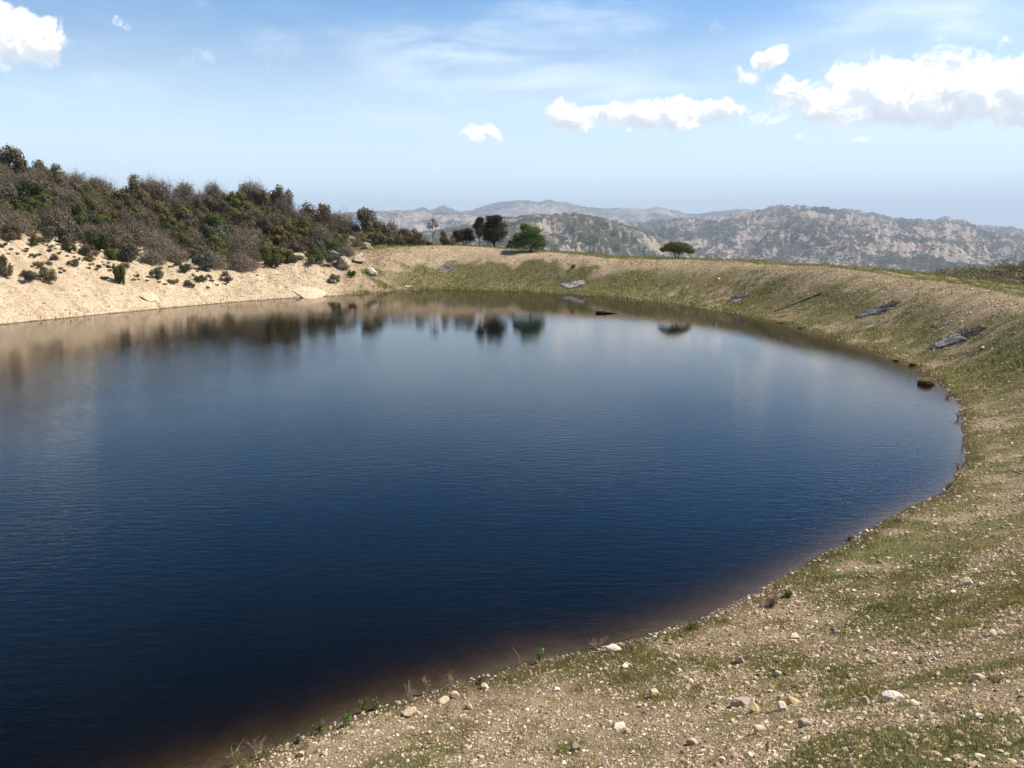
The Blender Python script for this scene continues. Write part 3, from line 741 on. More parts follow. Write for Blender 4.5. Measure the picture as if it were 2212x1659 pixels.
# ---------------------------------------------------------------- shrubs
def shrub_mesh(name, kind, rng):
    """crown of many small leaves over a few lumps, with stems; about one unit in radius"""
    bag = Bag(); mats = {'grey': 'twig_grey', 'brown': 'leaf_brown', 'olive': 'leaf_olive', 'green': 'leaf_green', 'ochre': 'leaf_ochre', 'silver': 'leaf_silver'}
    if kind == 'grey':
        n = 520
        th = rng.uniform(0, 2*np.pi, n); el_ = np.arccos(rng.uniform(.12, 1, n))
        d = np.stack([np.sin(el_)*np.cos(th), np.sin(el_)*np.sin(th), np.cos(el_)], 1)
        L = rng.uniform(.78, 1.0, n)*(1+.14*np.sin(3*th+rng.uniform(0, 6)))
        st = d*rng.uniform(.2, .55, n)[:, None]
        en = d*L[:, None]*np.array([1, 1, 1.08]) + rng.normal(size=(n, 3))*.07
        side = np.cross(d, rng.normal(size=(n, 3))); side /= np.linalg.norm(side, axis=1)[:, None]+1e-9
        V = np.stack([st-side*.011, st+side*.011, en], 1).reshape(-1, 3)
        bag.add(V, np.arange(n*3).reshape(-1, 3), np.repeat(rng.uniform(.1, 1, n), 3))
        for rep in range(3):
            k = rng.random(n)**.6; p_ = st+(en-st)*k[:, None]
            e2 = p_+(d+rng.normal(size=(n, 3))*.7)*.17
            s2 = np.cross(e2-p_, rng.normal(size=(n, 3))); s2 /= np.linalg.norm(s2, axis=1)[:, None]+1e-9
            bag.add(np.stack([p_-s2*.007, p_+s2*.007, e2], 1).reshape(-1, 3), np.arange(n*3).reshape(-1, 3), np.repeat(rng.uniform(.2, 1, n), 3))
        k = 1500; dd = rng.normal(size=(k, 3)); dd[:, 2] = np.abs(dd[:, 2]); dd /= np.linalg.norm(dd, axis=1)[:, None]
        P = dd*rng.uniform(.5, .96, k)[:, None]
        V, F = leaves(P, rng.uniform(.03, .06, k), rng, out=dd); bag.add(V, F, np.repeat(rng.uniform(.15, .95, k), 4))
    else:
        nl = rng.integers(9, 15)
        for i in range(nl):
            a = rng.uniform(0, 2*np.pi); rr = .72*math.sqrt(rng.random()); h = rng.uniform(.25, .95)*(1-.45*rr)
            c = np.array([rr*math.cos(a), rr*math.sin(a), h]); rad = rng.uniform(.22, .40)
            k = 230; dd = rng.normal(size=(k, 3)); dd /= np.linalg.norm(dd, axis=1)[:, None]
            P = c+dd*rad*(rng.random(k)**.45)[:, None]*np.array([1, 1, .85])
            P[:, 2] = np.maximum(P[:, 2], .01)
            V, F = leaves(P, rng.uniform(.04, .085, k), rng, out=dd+(c-np.array([0, 0, .3]))*.7)
            bag.add(V, F, np.repeat(np.clip(rng.normal(.45, .22, k)+rng.normal()*.12, 0, 1), 4))
            Vt, Ft = tube([np.array([0, 0, 0]), c*.55+rng.normal(size=3)*.05, c], [.03, .018, .006], 4); bag.add(Vt, Ft, .1)
        n = 70; th = rng.uniform(0, 2*np.pi, n); el_ = np.arccos(rng.uniform(.2, 1, n))
        d = np.stack([np.sin(el_)*np.cos(th), np.sin(el_)*np.sin(th), np.cos(el_)], 1)
        st = d*.6; en = d*rng.uniform(.85, 1.05, n)[:, None]; sd = np.cross(d, rng.normal(size=(n, 3))); sd /= np.linalg.norm(sd, axis=1)[:, None]
        bag.add(np.stack([st-sd*.01, st+sd*.01, en], 1).reshape(-1, 3), np.arange(n*3).reshape(-1, 3), np.repeat(rng.uniform(.2, .9, n), 3))
    return bag.mesh(name, M[mats[kind]])
rb = np.random.default_rng(77)
PROTO = {k: [shrub_mesh('shrub', k, rb) for _ in range(n)] for k, n in (('grey', 4), ('brown', 4), ('olive', 4), ('green', 3), ('ochre', 2), ('silver', 2))}
def shrub(kind, x, y, rad, hgt, label, group=None, cat='shrub', name='shrub', sink=.12):
    me = PROTO[kind][rb.integers(len(PROTO[kind]))]
    o = link(name, me, None, (x, y, ground(x, y)-sink*hgt), (0, 0, rb.uniform(0, 6.28)), (rad*rb.uniform(.9, 1.1), rad*rb.uniform(.9, 1.1), hgt))
    return props(o, label, cat, group)
DESC = {'grey': 'leafless grey-brown twiggy', 'brown': 'dull brown leafy', 'olive': 'olive-green leafy', 'green': 'dark green leafy', 'ochre': 'yellow-ochre', 'silver': 'silvery grey-green'}
taken = []
def free(x, y, r, k=.62):
    for a, b, c in taken:
        if (a-x)**2+(b-y)**2 < (k*(c+r))**2: return False
    taken.append((x, y, r)); return True
# named ones on the sand bank and at its edge (picture position of the foot, width, height)
NAMED = [(258,612,34,62,'green','dark upright shrub standing alone low on the pale sand bank'),
 (212,540,62,58,'green','broad dark green bush at the upper edge of the sand'),
 (10,596,42,56,'brown','dark bush at the left end of the sand bank'),
 (105,606,50,40,'olive','low olive bush among dwarf shrubs on the sand'),
 (62,604,46,30,'silver','low silvery cushion between two bushes on the sand'),
 (150,545,36,34,'green','small green bush above the bare sand, left of the broad dark green bush'),
 (75,530,36,30,'olive','small olive bush on the upper left sand'),
 (395,478,50,40,'ochre','yellow-flowered bush in the middle of the thicket'),
 (335,600,36,28,'silver','grey-green cushion at the foot of the thicket above the sand'),
 (440,580,60,44,'silver','wide silvery bush at the foot of the thicket'),
 (585,575,50,40,'green','dark bush behind the sandy hollow near the far end of the sand bank'),
 (695,525,52,50,'grey','rounded grey bush above the boulders'),
 (815,530,46,40,'olive','small olive-green tree-like bush beside the dam end'),
 (840,520,40,24,'green','bright green low bush behind the end of the dam'),
 (720,610,34,22,'olive','yellow-green low cushion on the sand near the boulders'),
 (760,598,28,20,'green','low green cushion at the foot of the boulders')]
for px, py, wp, hp, kd, lab in NAMED:
    q, t = hit(px, py); taken.append((q[0], q[1], wp/FPX*t*.5))
    shrub(kd, q[0], q[1], wp/FPX*t*.5, hp/FPX*t*.85, lab, sink=.05)
def hillside():
    rng = np.random.default_rng(2024); c = 0; tries = 0
    while c < 250 and tries < 60000:
        tries += 1
        px = rng.uniform(-60, 905)
        t = rng.uniform(52, 118); u = (px-CX)/FPX; x, y = u*t, t*1.01
        th, r = polar(np.array([x]), np.array([y])); s = ring_s(th, r)[0]; L = at_theta(LEFT, th)[0]
        nz = fbm(np.array([x*.16+5]), np.array([y*.16]), 4)[0]
        if not (600 < px < 905 and t > 82 and 2.3 < s < 3.25) and (L < .35 or s+1.15*nz < 1.86 or s > 3.12): continue
        big = s > 2.85
        rad = rng.uniform(.8, 1.85)*(1.2 if big else 1.0)
        if L < .8: rad *= .75
        if not free(x, y, rad, .66): continue
        clump = fbm(np.array([x*.09+80]), np.array([y*.09]), 3)[0]
        if big: kd = rng.choice(['grey', 'brown', 'green', 'olive'], p=[.42, .30, .08, .20])
        else:
            w_ = np.array([.20+.5*clump, .18, .37-.3*clump, .14-.2*clump, .02, .09]); w_ = np.clip(w_, .01, 1); w_ /= w_.sum()
            kd = rng.choice(['grey', 'brown', 'olive', 'green', 'ochre', 'silver'], p=w_)
        hgt = rad*rng.uniform(.95, 1.35)*(1.25 if (big and kd == 'grey') else 1.0)
        if px > 640 and big: hgt *= .8
        if big: lab, gr = DESC[kd]+' shrub on the skyline of the left hill', DESC[kd]+' shrubs on the hill skyline'
        elif s < 2.25: lab, gr = DESC[kd]+' shrub along the lower edge of the thicket above the sand', DESC[kd]+' shrubs at the foot of the thicket'
        elif px > 620: lab, gr = DESC[kd]+' shrub in the thicket sloping down to the dam', DESC[kd]+' shrubs of the thicket towards the dam'
        else: lab, gr = DESC[kd]+' shrub in the middle of the hillside thicket', DESC[kd]+' shrubs inside the hillside thicket'
        shrub(kd, x, y, rad, hgt, lab, gr); c += 1
    print('hillside shrubs', c)
    # dwarf shrubs dotted on the sand
    c = 0
    while c < 150:
        px = rng.uniform(-20, 560); t = rng.uniform(48, 78); u = (px-CX)/FPX; x, y = u*t, t*1.005
        th, r = polar(np.array([x]), np.array([y])); s = ring_s(th, r)[0]
        if not (1.38 < s < 2.15) or at_theta(LEFT, th)[0] < .9 or rng.random() > max(s-1.0, 0)**1.5: continue
        cl = fbm(np.array([x*.35]), np.array([y*.35+9]), 3)[0]
        if rng.random() > .5+2.6*cl: continue
        rad = .16+.62*rng.random()**1.6
        if not free(x, y, rad, 1.0): continue
        kd = rng.choice(['brown', 'grey', 'silver', 'green', 'olive'], p=[.3, .2, .2, .15, .15])
        shrub(kd, x, y, rad, rad*rng.uniform(.7, 1.1), DESC[kd]+' dwarf shrub dotted on the pale sand bank', DESC[kd]+' dwarf shrubs on the sand', name='dwarf_shrub'); c += 1
hillside()
# the big dark trees at the left end of the skyline
for px, py, wp, hp, kd, lab in [(22,392,86,78,'brown','tallest dark tree-like bush at the left end of the skyline'),
                                (98,400,66,52,'brown','rounded dark bush on the skyline right of the tallest one'),
                                (-40,390,90,86,'brown','dark tree-like bush cut by the left edge of the view'),
                                (205,415,46,34,'grey','bare bush on the skyline between the dark bushes and the brown thicket'),
                                (320,425,70,42,'grey','wide bare purple-grey bush on the skyline'),
                                (400,428,46,36,'grey','bare bush with upright twigs, fourth along the skyline'),
                                (460,430,40,36,'grey','narrow bare bush with upright twigs on the skyline'),
                                (545,436,70,44,'grey','tall bare brown bush on the skyline before the slope drops'),
                                (610,440,56,38,'brown','dark rounded bush at the corner where the skyline drops'),
                                (690,478,74,44,'brown','brown bush on the skyline below the drop'),
                                (790,492,66,42,'brown','dark brown bush on the skyline in front of the far mountains'),
                                (735,490,60,34,'grey','grey bush on the skyline between the brown bush and the dark brown one'),
                                (842,508,60,34,'brown','brown bush low on the skyline right of the dark brown one'),
                                (880,516,56,26,'brown','last low brown bush on the skyline before the dam')]:
    d = ray(px, py); tt = np.linspace(80, 108, 60); gg = height(d[0]*tt, d[1]*tt)-(EYE[2]+d[2]*tt)
    t = tt[np.argmax(gg)]; x, y = d[0]*t, d[1]*t; zb = EYE[2]+d[2]*t; g0 = ground(x, y)
    ht = zb+hp/FPX*t-g0
    wp = max(wp, ht/t*FPX*.85)
    shrub(kd, x, y, wp/FPX*t*.55, max(ht, .8), lab, None, sink=.0)

# far scrub on the hill behind the right-hand dam, and along the foot of the dam (one mass)
def far_scrub():
    rng = np.random.default_rng(8); n = 2600; P = []; T = []; Z = []; O_ = []
    th = np.radians(rng.uniform(8, 62, n)); r = rng.uniform(58, 175, n)
    x, y = C0[0]+r*np.cos(th), C0[1]+r*np.sin(th); g = height(x, y); s = ring_s(th, r)
    for i in range(n):
        if s[i] < 3.25: continue
        rad = rng.uniform(.5, 1.5); k = 95
        dd = rng.normal(size=(k, 3)); dd /= np.linalg.norm(dd, axis=1)[:, None]
        q = np.array([x[i], y[i], g[i]+rad*.25])+dd*rad*(rng.random(k)**.4)[:, None]*np.array([1.1, 1.1, .75])
        O_.append(dd); P.append(q); T.append(np.clip(rng.normal(.5, .2)+rng.normal(size=k)*.18, 0, 1)); Z.append(np.full(k, rng.uniform(.12, .26)))
    P = np.concatenate(P); V, F = leaves(P, np.concatenate(Z), rng, 1.5, out=np.concatenate(O_))
    m = tint_mat('far_scrub', [(0, (.10, .092, .040)), (.4, (.19, .172, .070)), (.7, (.26, .222, .115)), (1, (.34, .29, .165))], trans=.3)
    props(link('scrub', build_mesh('scrub', V, [F], m, np.repeat(np.concatenate(T), 4))), 'low brownish-green scrub covering the hill behind the dam', 'scrub', None, 'stuff')
far_scrub()
# low growth between the shrubs of the left hill (one mass)
def undergrowth():
    rng = np.random.default_rng(18); n = 9000; x = rng.uniform(-72, -8, n); y = rng.uniform(58, 112, n)
    th, r = polar(x, y); s = ring_s(th, r); g = height(x, y); sa, gr, sc = masks(x, y)
    ok = (sc > .35) & (s < 3.15) & (at_theta(LEFT, th) > .3); x, y, g = x[ok], y[ok], g[ok]; P = []; T = []
    for i in range(len(x)):
        k = 26; dd = rng.normal(size=(k, 3)); P.append(np.array([x[i], y[i], g[i]+.18])+dd*np.array([.3, .3, .17])); T.append(np.clip(rng.normal(.5, .25)+rng.normal(size=k)*.15, 0, 1))
    P = np.concatenate(P); V, F = leaves(P, rng.uniform(.06, .14, len(P)), rng)
    m = tint_mat('undergrowth', [(0, (.035, .032, .014)), (.4, (.075, .062, .030)), (.7, (.12, .092, .060)), (1, (.20, .16, .11))], trans=.15)
    props(link('undergrowth', build_mesh('undergrowth', V, [F], m, np.repeat(np.concatenate(T), 4))), 'low brown undergrowth covering the ground between the hillside shrubs', 'undergrowth', None, 'stuff')
undergrowth()

# ---------------------------------------------------------------- trees on the dam
def tree(px, py, D, width, hgt, lumps, leaf_mat, label, trunk_h=.3, nleaf=5200, leaf=(.05, .11), stems=1, seed=1, trunk_r=.07, bare=False, name='tree'):
    """lumps: (x, z, radius_x, radius_z) as shares of the width and height"""
    rng = np.random.default_rng(seed)
    d = ray(px, py); x, y = d[0]*D, d[1]*D; g = ground(x, y)
    ht = EYE[2]+d[2]*D - g + hgt/FPX*D; wd = width/FPX*D
    root = props(link(name, None, None, (x, y, g-.05)), label, 'tree')
    tr = Bag(); cr = Bag(); tips = []
    for s_ in range(stems):
        off = rng.normal(size=2)*(.06*wd if stems > 1 else 0)
        a = np.array([off[0]*.4, off[1]*.4, 0]); b = np.array([off[0], off[1], trunk_h*ht])
        V, F = tube([a, a*.5+b*.5+np.append(rng.normal(size=2)*.03, 0), b, b+np.array([off[0]*.3, off[1]*.3, .25*ht])], [trunk_r, trunk_r*.8, trunk_r*.65, trunk_r*.3], 8); tr.add(V, F, rng.uniform(.2, .8))
        tips.append(b)
    per = nleaf//len(lumps)
    for (lx, lz, rx, rz) in lumps:
        c = np.array([lx*wd, rng.uniform(-.22, .22)*wd, lz*ht]); R3 = np.array([rx*wd, rx*wd, rz*ht])
        b0 = tips[rng.integers(len(tips))]
        mid = (b0*.5+c*.5)+rng.normal(size=3)*.08*wd*np.array([1, 1, .4])
        V, F = tube([b0-np.array([0, 0, .05*ht]), mid, c], [trunk_r*.55, trunk_r*.38, trunk_r*.15], 6); tr.add(V, F, rng.uniform(.2, .8))
        nt = 7 if not bare else 16
        ends = []
        for _ in range(nt):
            dd = rng.normal(size=3); dd /= np.linalg.norm(dd); dd[2] = dd[2]*.7+(.6 if bare else .15)
            e = c+dd*R3*rng.uniform(.6, 1.0); ends.append(e)
            V, F = tube([mid*.3+c*.7, (c+e)*.5+rng.normal(size=3)*.05*R3, e], [trunk_r*.22, trunk_r*.12, trunk_r*.05], 4); tr.add(V, F, rng.uniform(.3, 1))
        if not bare:
            k = int(per*.55); dd = rng.normal(size=(k, 3)); dd /= np.linalg.norm(dd, axis=1)[:, None]
            V, F = leaves(c+dd*R3*1.02*(rng.random(k)**.42)[:, None], rng.uniform(*leaf, k), rng, out=dd); cr.add(V, F, np.repeat(np.clip(rng.normal(.42, .18, k), 0, 1), 4))
            for e in ends:
                k = per//nt; dd = rng.normal(size=(k, 3)); dd /= np.linalg.norm(dd, axis=1)[:, None]
                P = c*.35+e*.65+dd*R3*.62*(rng.random(k)**.42)[:, None]
                V, F = leaves(P, rng.uniform(*leaf, k), rng, out=dd+(e-c)/np.linalg.norm(R3)); cr.add(V, F, np.repeat(np.clip(rng.normal(.45, .18, k)+rng.normal()*.16, 0, 1), 4))
        else:
            for e in ends:
                k = 26; P0 = c+(e-c)*rng.uniform(.3, 1, k)[:, None]; dd = rng.normal(size=(k, 3)); dd[:, 2] = np.abs(dd[:, 2])+.3
                E = P0+dd*.12*wd*.5; sd = np.cross(dd, rng.normal(size=(k, 3))); sd /= np.linalg.norm(sd, axis=1)[:, None]
                cr.add(np.stack([P0-sd*.008, P0+sd*.008, E], 1).reshape(-1, 3), np.arange(k*3).reshape(-1, 3), np.repeat(rng.uniform(.4, 1, k), 3))
    link('trunk', tr.mesh('trunk', M['bark'], True), root)
    link('crown', cr.mesh('crown', leaf_mat), root)
    return root
oval = [(0,.40,.30,.20),(-.22,.42,.25,.18),(.22,.42,.25,.18),(0,.62,.36,.2),(-.20,.66,.26,.18),(.2,.66,.26,.18),(0,.82,.28,.17),(.1,.88,.2,.11),(-.12,.84,.2,.13)]
tree(1068, 531, 93, 64, 68, [(0,.28,.32,.18),(-.2,.3,.24,.16)]+oval, M['leaf_oak'], 'tallest round brown-green tree on the far end of the dam', .16, 9000, (.05, .10), 2, 11, .09)
tree(1036, 530, 92, 34, 61, [(0,.45,.32,.16),(.1,.6,.34,.16),(-.12,.68,.34,.16),(.0,.82,.34,.16),(.08,.92,.22,.1)], M['leaf_oak'], 'slender small-crowned tree on a thin trunk left of the tallest tree', .38, 4200, (.04, .09), 1, 12, .05)
tree(1000, 529, 93, 54, 41, [(0,.35,.3,.28),(-.28,.35,.24,.26),(.28,.4,.24,.28),(.02,.65,.26,.24),(.25,.72,.18,.2),(-.22,.62,.18,.2)], M['leaf_oak'], 'low wide dark bushy tree at the left of the tree group', .15, 5600, (.05, .09), 3, 13, .05)
tree(1143, 537, 86, 74, 55, [(0,.3,.36,.26),(-.30,.28,.22,.22),(.30,.26,.22,.22),(-.12,.52,.32,.24),(.2,.5,.28,.24),(.02,.74,.28,.2),(-.12,.86,.16,.14),(-.36,.5,.14,.16),(.36,.44,.13,.16),(.2,.74,.16,.14)], M['leaf_bright'], 'bright green bushy tree on the dam right of the brown trees', .1, 9000, (.05, .10), 3, 14, .06)
tree(1462, 558, 78, 68, 38, [(0,.62,.36,.24),(-.26,.60,.24,.20),(.26,.58,.24,.20),(-.05,.80,.30,.17),(.14,.76,.24,.16),(-.2,.74,.2,.15),(.38,.46,.14,.15),(-.40,.53,.13,.13),(.1,.5,.3,.14)], M['leaf_olive'], 'lone flat-topped tree further along the dam', .34, 9000, (.04, .09), 2, 15, .06)
tree(935, 516, 96, 34, 46, [(0,.6,.3,.25),(-.2,.6,.24,.22),(.22,.65,.24,.22),(0,.84,.22,.15)], M['twig_grey'], 'thin leafless grey tree against the far mountains', .3, 1000, (.04, .08), 1, 16, .04, bare=True)
for px, py, wp, hp, kd, lab in [(957,522,20,24,'brown','small dark bush between the leafless tree and the tree group'), (975,526,36,16,'brown','low brown bush left of the tree group'),
        (905,522,40,20,'brown','low brown bush left of the leafless tree'), (868,531,18,12,'green','small green cushion on the dam crest below the leafless tree'),
        (925,530,24,12,'green','green tuft on the crest under the leafless tree'), (1106,536,26,18,'brown','low grey-brown bush left of the bright green tree'),
        (800,538,40,14,'green','low dark green bush beside the boulders'), (848,538,24,12,'green','round green tuft on the crest right of the boulders')]:
    D = 91.; d = ray(px, py); x, y = d[0]*D, d[1]*D
    zt = EYE[2]+d[2]*D+hp/FPX*D
    shrub(kd, x, y, wp/FPX*D*.5, max(zt-ground(x, y), .3), lab, sink=.0)
q, t = hit(1238, 578); shrub('olive', q[0], q[1], .3, .45, 'single small green tuft on the bare earth of the far bank')

# ---------------------------------------------------------------- boulders
B = M['boulder']; G = M['boulder_grey']
rock('boulder', 744, 568, 46, 30, B, 'large rounded tan boulder at the foot of the thicket', 'boulder', cuts=5, sink=.2)
rock('boulder', 727, 552, 46, 22, G, 'grey lichen-covered boulder above the rounded tan one', 'boulder', cuts=7, sink=.2)
rock('boulder', 775, 562, 40, 16, B, 'long pale boulder right of the rounded tan one', 'boulder', cuts=6, sink=.2)
rock('boulder', 801, 586, 26, 20, M['stone_white'], 'pale angular boulder alone in the grass', 'boulder', cuts=9, sink=.2)
rock('boulder', 812, 592, 14, 12, M['stone_tan'], 'small stone beside the pale angular boulder', 'boulder', cuts=9, sink=.2)
rock('boulder', 795, 530, 30, 22, B, 'tan boulder beside the olive bush at the end of the dam', 'boulder', cuts=7, sink=.25)
rock('boulder', 764, 518, 24, 12, G, 'grey rock showing between the bushes above the boulders', 'boulder', cuts=8, sink=.2)
rock('boulder', 612, 552, 26, 30, B, 'tan rock standing in the thicket left of the boulders', 'boulder', cuts=8, sink=.2)
rock('boulder', 642, 552, 38, 20, B, 'long tan rock in the thicket between two bushes', 'boulder', cuts=8, sink=.2)
rock('boulder', 497, 450, 16, 8, M['stone_white'], 'small white rock high in the thicket', 'boulder', cuts=8, sink=.2)
rock('boulder', 320, 640, 40, 16, M['slab'], 'whitish rock near the waterline of the sand bank', 'boulder', cuts=5, sink=.3, flat=.6)
rock('boulder', 668, 625, 76, 34, M['slab'], 'big smooth pale granite slab sloping into the water', 'boulder', cuts=2, sink=.3, flat=.28)
rock('boulder', 886, 619, 30, 8, M['slab'], 'flat pale rock at the waterline of the far bank', 'boulder', cuts=6, sink=.3)
def leaning_slab():
    a, t = hit(762, 566); b, _ = hit(803, 541)
    a = np.array([a[0], a[1], ground(a[0], a[1])+.25]); b = np.array([b[0], b[1], ground(b[0], b[1])+.2]); L = np.linalg.norm(b-a)
    if L > 3.2: b = a+(b-a)*3.2/L
    L = np.linalg.norm(b-a); v, f = rock_shape(rs, 3, 8, .02); v = v*np.array([L*.55, .26, .20])
    o = link('boulder', build_mesh('boulder', v, [f], G, .6), None, (a+b)/2)
    o.rotation_euler = Vector(b-a).to_track_quat('X', 'Z').to_euler()
    props(o, 'long narrow grey rock lying aslant above the boulders', 'boulder')
leaning_slab()

# ---------------------------------------------------------------- torn liner patches, hose, log, clods
def liner_patch(corners, label, pale=.55, seed=0):
    """corners: outline measured on the slope; pale sheet in the lower part, torn dark edge round it and above"""
    rng = np.random.default_rng(seed)
    W_ = np.array([hit(*c)[0][:2] for c in corners]); n = 64
    seg = np.linspace(0, len(W_), n, endpoint=False); i = seg.astype(int); f = seg-i
    O = W_[i % len(W_)]*(1-f[:, None])+W_[(i+1) % len(W_)]*f[:, None]
    for _ in range(3): O = .25*np.roll(O, 1, 0)+.5*O+.25*np.roll(O, -1, 0)
    c = O.mean(0); size = np.linalg.norm(O-c, axis=1).mean()
    O = c+(O-c)*(1+.10*rng.normal(size=n))[:, None]
    g = ground(*c); root = props(link('liner_patch', None, None, (c[0], c[1], g)), label, 'liner patch')
    hd = at_theta(r1, np.array([0.]))
    def sheet(O_, lift, name, mat, rings=9, crumple=.03, thick=.03):
        cc = O_.mean(0); bag = Bag()
        k = np.linspace(1, .02, rings); P = cc+(O_[None]-cc)*k[:, None, None]; P = P.reshape(-1, 2)
        z = height(P[:, 0], P[:, 1])-g+lift+crumple*(rng.random(len(P)))
        V = np.column_stack([P-c, z]); m = len(O_); a = np.arange(rings-1)[:, None]*m; j = np.arange(m)[None]; j2 = (j+1) % m
        F = np.stack([a+j, a+j2, a+m+j2, a+m+j], -1).reshape(-1, 4); cap = ((rings-1)*m+np.arange(m))[None]
        sk = V[:m].copy(); sk[:, 2] -= lift+thick+.05; V = np.concatenate([V, sk]); e = rings*m
        S_ = np.stack([e+np.arange(m), e+(np.arange(m)+1) % m, (np.arange(m)+1) % m, np.arange(m)], 1)
        link(name, build_mesh(name, V, [F, cap, S_], mat, np.clip(.5+.25*rng.normal(size=len(V)), 0, 1)), root)
    sheet(O, .0, 'torn_edge', M['liner_dark'], crumple=.07)
    if pale:
        dn = np.array([C0[0]-c[0], C0[1]-c[1]]); dn /= np.linalg.norm(dn)
        down = (O-c) @ dn; lim = down.max()
        Oi = c+(O-c)*.80; dd = (Oi-c) @ dn; cut = lim*(1-2*pale)*.9
        Oi = Oi+np.where(dd < cut, cut-dd, 0)[:, None]*dn
        sheet(Oi, .045, 'pale_sheet', M['liner'], crumple=.045, thick=.02)
liner_patch([(1205,612),(1222,601),(1245,599),(1266,604),(1270,612),(1250,622),(1230,624),(1213,620)], 'pale grey torn liner patch on the green far bank', .62, 1)
liner_patch([(945,588),(952,575),(965,566),(985,568),(982,580),(965,590)], 'dark purplish torn mat on the far bank left of the pale patch', 0, 2)
liner_patch([(1573,652),(1582,640),(1598,632),(1612,636),(1605,648),(1588,656)], 'small dark torn mat between the pale patch and the hose', .35, 3)
liner_patch([(1846,686),(1870,672),(1900,660),(1930,652),(1944,655),(1920,668),(1890,680),(1862,687)], 'long torn liner strip on the dam slope, the upper of two', .5, 4)
liner_patch([(2000,755),(2030,735),(2065,720),(2105,708),(2138,706),(2110,722),(2075,738),(2035,752)], 'longest torn liner strip on the dam slope, nearest the viewer', .55, 5)
def hose():
    pts = [hit(*q)[0] for q in [(1672,674),(1688,668),(1710,660),(1735,650),(1760,640),(1780,633)]]
    P = []
    for a, b in zip(pts[:-1], pts[1:]):
        for f in np.linspace(0, 1, 6, endpoint=False): P.append(a*(1-f)+b*f)
    P = np.array(P); P[:, 2] = height(P[:, 0], P[:, 1])+.03; V, F = tube(P, .034, 8)
    props(link('hose', build_mesh('hose', V, F, M['hose'], np.full(len(V), .4), True)), 'black hose running straight down the dam slope into the water', 'hose')
hose()
def log():
    d = ray(1312, 677); t = -EYE[2]/d[2]; x, y = d[0]*t, d[1]*t; bag = Bag(); rng = np.random.default_rng(4)
    P = np.array([(-.80, 0, .05), (-.4, .03, .07), (0, 0, .05), (.4, -.05, .02), (.8, -.08, -.02)]); V, F = tube(P, [.11, .10, .085, .065, .04], 10)
    V = V+rng.normal(size=V.shape)*.006; root = props(link('log', None, None, (x, y, 0)), 'dark waterlogged log floating near the far bank', 'log')
    link('trunk', build_mesh('trunk', V, F, M['wet_wood'], np.full(len(V), .4), True), root)
    V, F = tube([(-.3, .02, .1), (-.22, .05, .24), (-.12, .06, .33)], [.035, .025, .012], 6); link('branch_stub', build_mesh('branch_stub', V, F, M['wet_wood'], np.full(len(V), .6), True), root)
log()
def clod(px, py, wp, hp, label, grassy=False):
    d = ray(px, py+hp*.4); t = -EYE[2]/d[2]; x, y = d[0]*t, d[1]*t; wd = wp/FPX*t*.52; hh = hp/FPX*t*.62
    rng = np.random.default_rng(int(px)); v, f = rock_shape(rng, 3, 3, .13); v = v*np.array([wd, wd*.7, hh*.6])
    root = props(link('clod', None, None, (x, y, 0.0)), label, 'clod')
    link('root_mat', build_mesh('root_mat', v+np.array([0, 0, hh*.25]), [f], M['clod'], .5), root)
    k = 260 if grassy else 60; a = rng.uniform(0, 6.28, k); rr = np.sqrt(rng.random(k))*wd*.8
    Bp = np.stack([rr*np.cos(a), rr*np.sin(a)*.7, np.full(k, hh*.6)], 1); T = Bp+rng.normal(size=(k, 3))*np.array([.06, .06, 0])+np.array([0, 0, 1])*rng.uniform(.06, .18, k)[:, None]*(1 if grassy else .6)
    w_ = np.stack([np.cos(a+1), np.sin(a+1), 0*a], 1)*.012
    V = np.stack([Bp-w_, Bp+w_, T], 1).reshape(-1, 3); link('grass_tuft', build_mesh('grass_tuft', V, [np.arange(k*3).reshape(-1, 3)], M['grass'], np.repeat(rng.uniform(.1, .9, k), 3)), root)
clod(2000, 822, 34, 20, 'red-brown clod with grass on top jutting into the water, the largest', True)
clod(1975, 785, 22, 14, 'dark red clod at the waterline behind the largest one')
clod(1935, 777, 12, 7, 'small dark clod at the waterline left of the dark red one')
clod(1862, 742, 16, 8, 'dark clod at the waterline below the long upper liner strip')
clod(1780, 718, 26, 8, 'long low dark clod on the shore right of the hose')
clod(1735, 707, 18, 7, 'low dark clod on the shore near the foot of the hose')
clod(1690, 695, 24, 7, 'reddish clod on the shore just right of the hose foot')

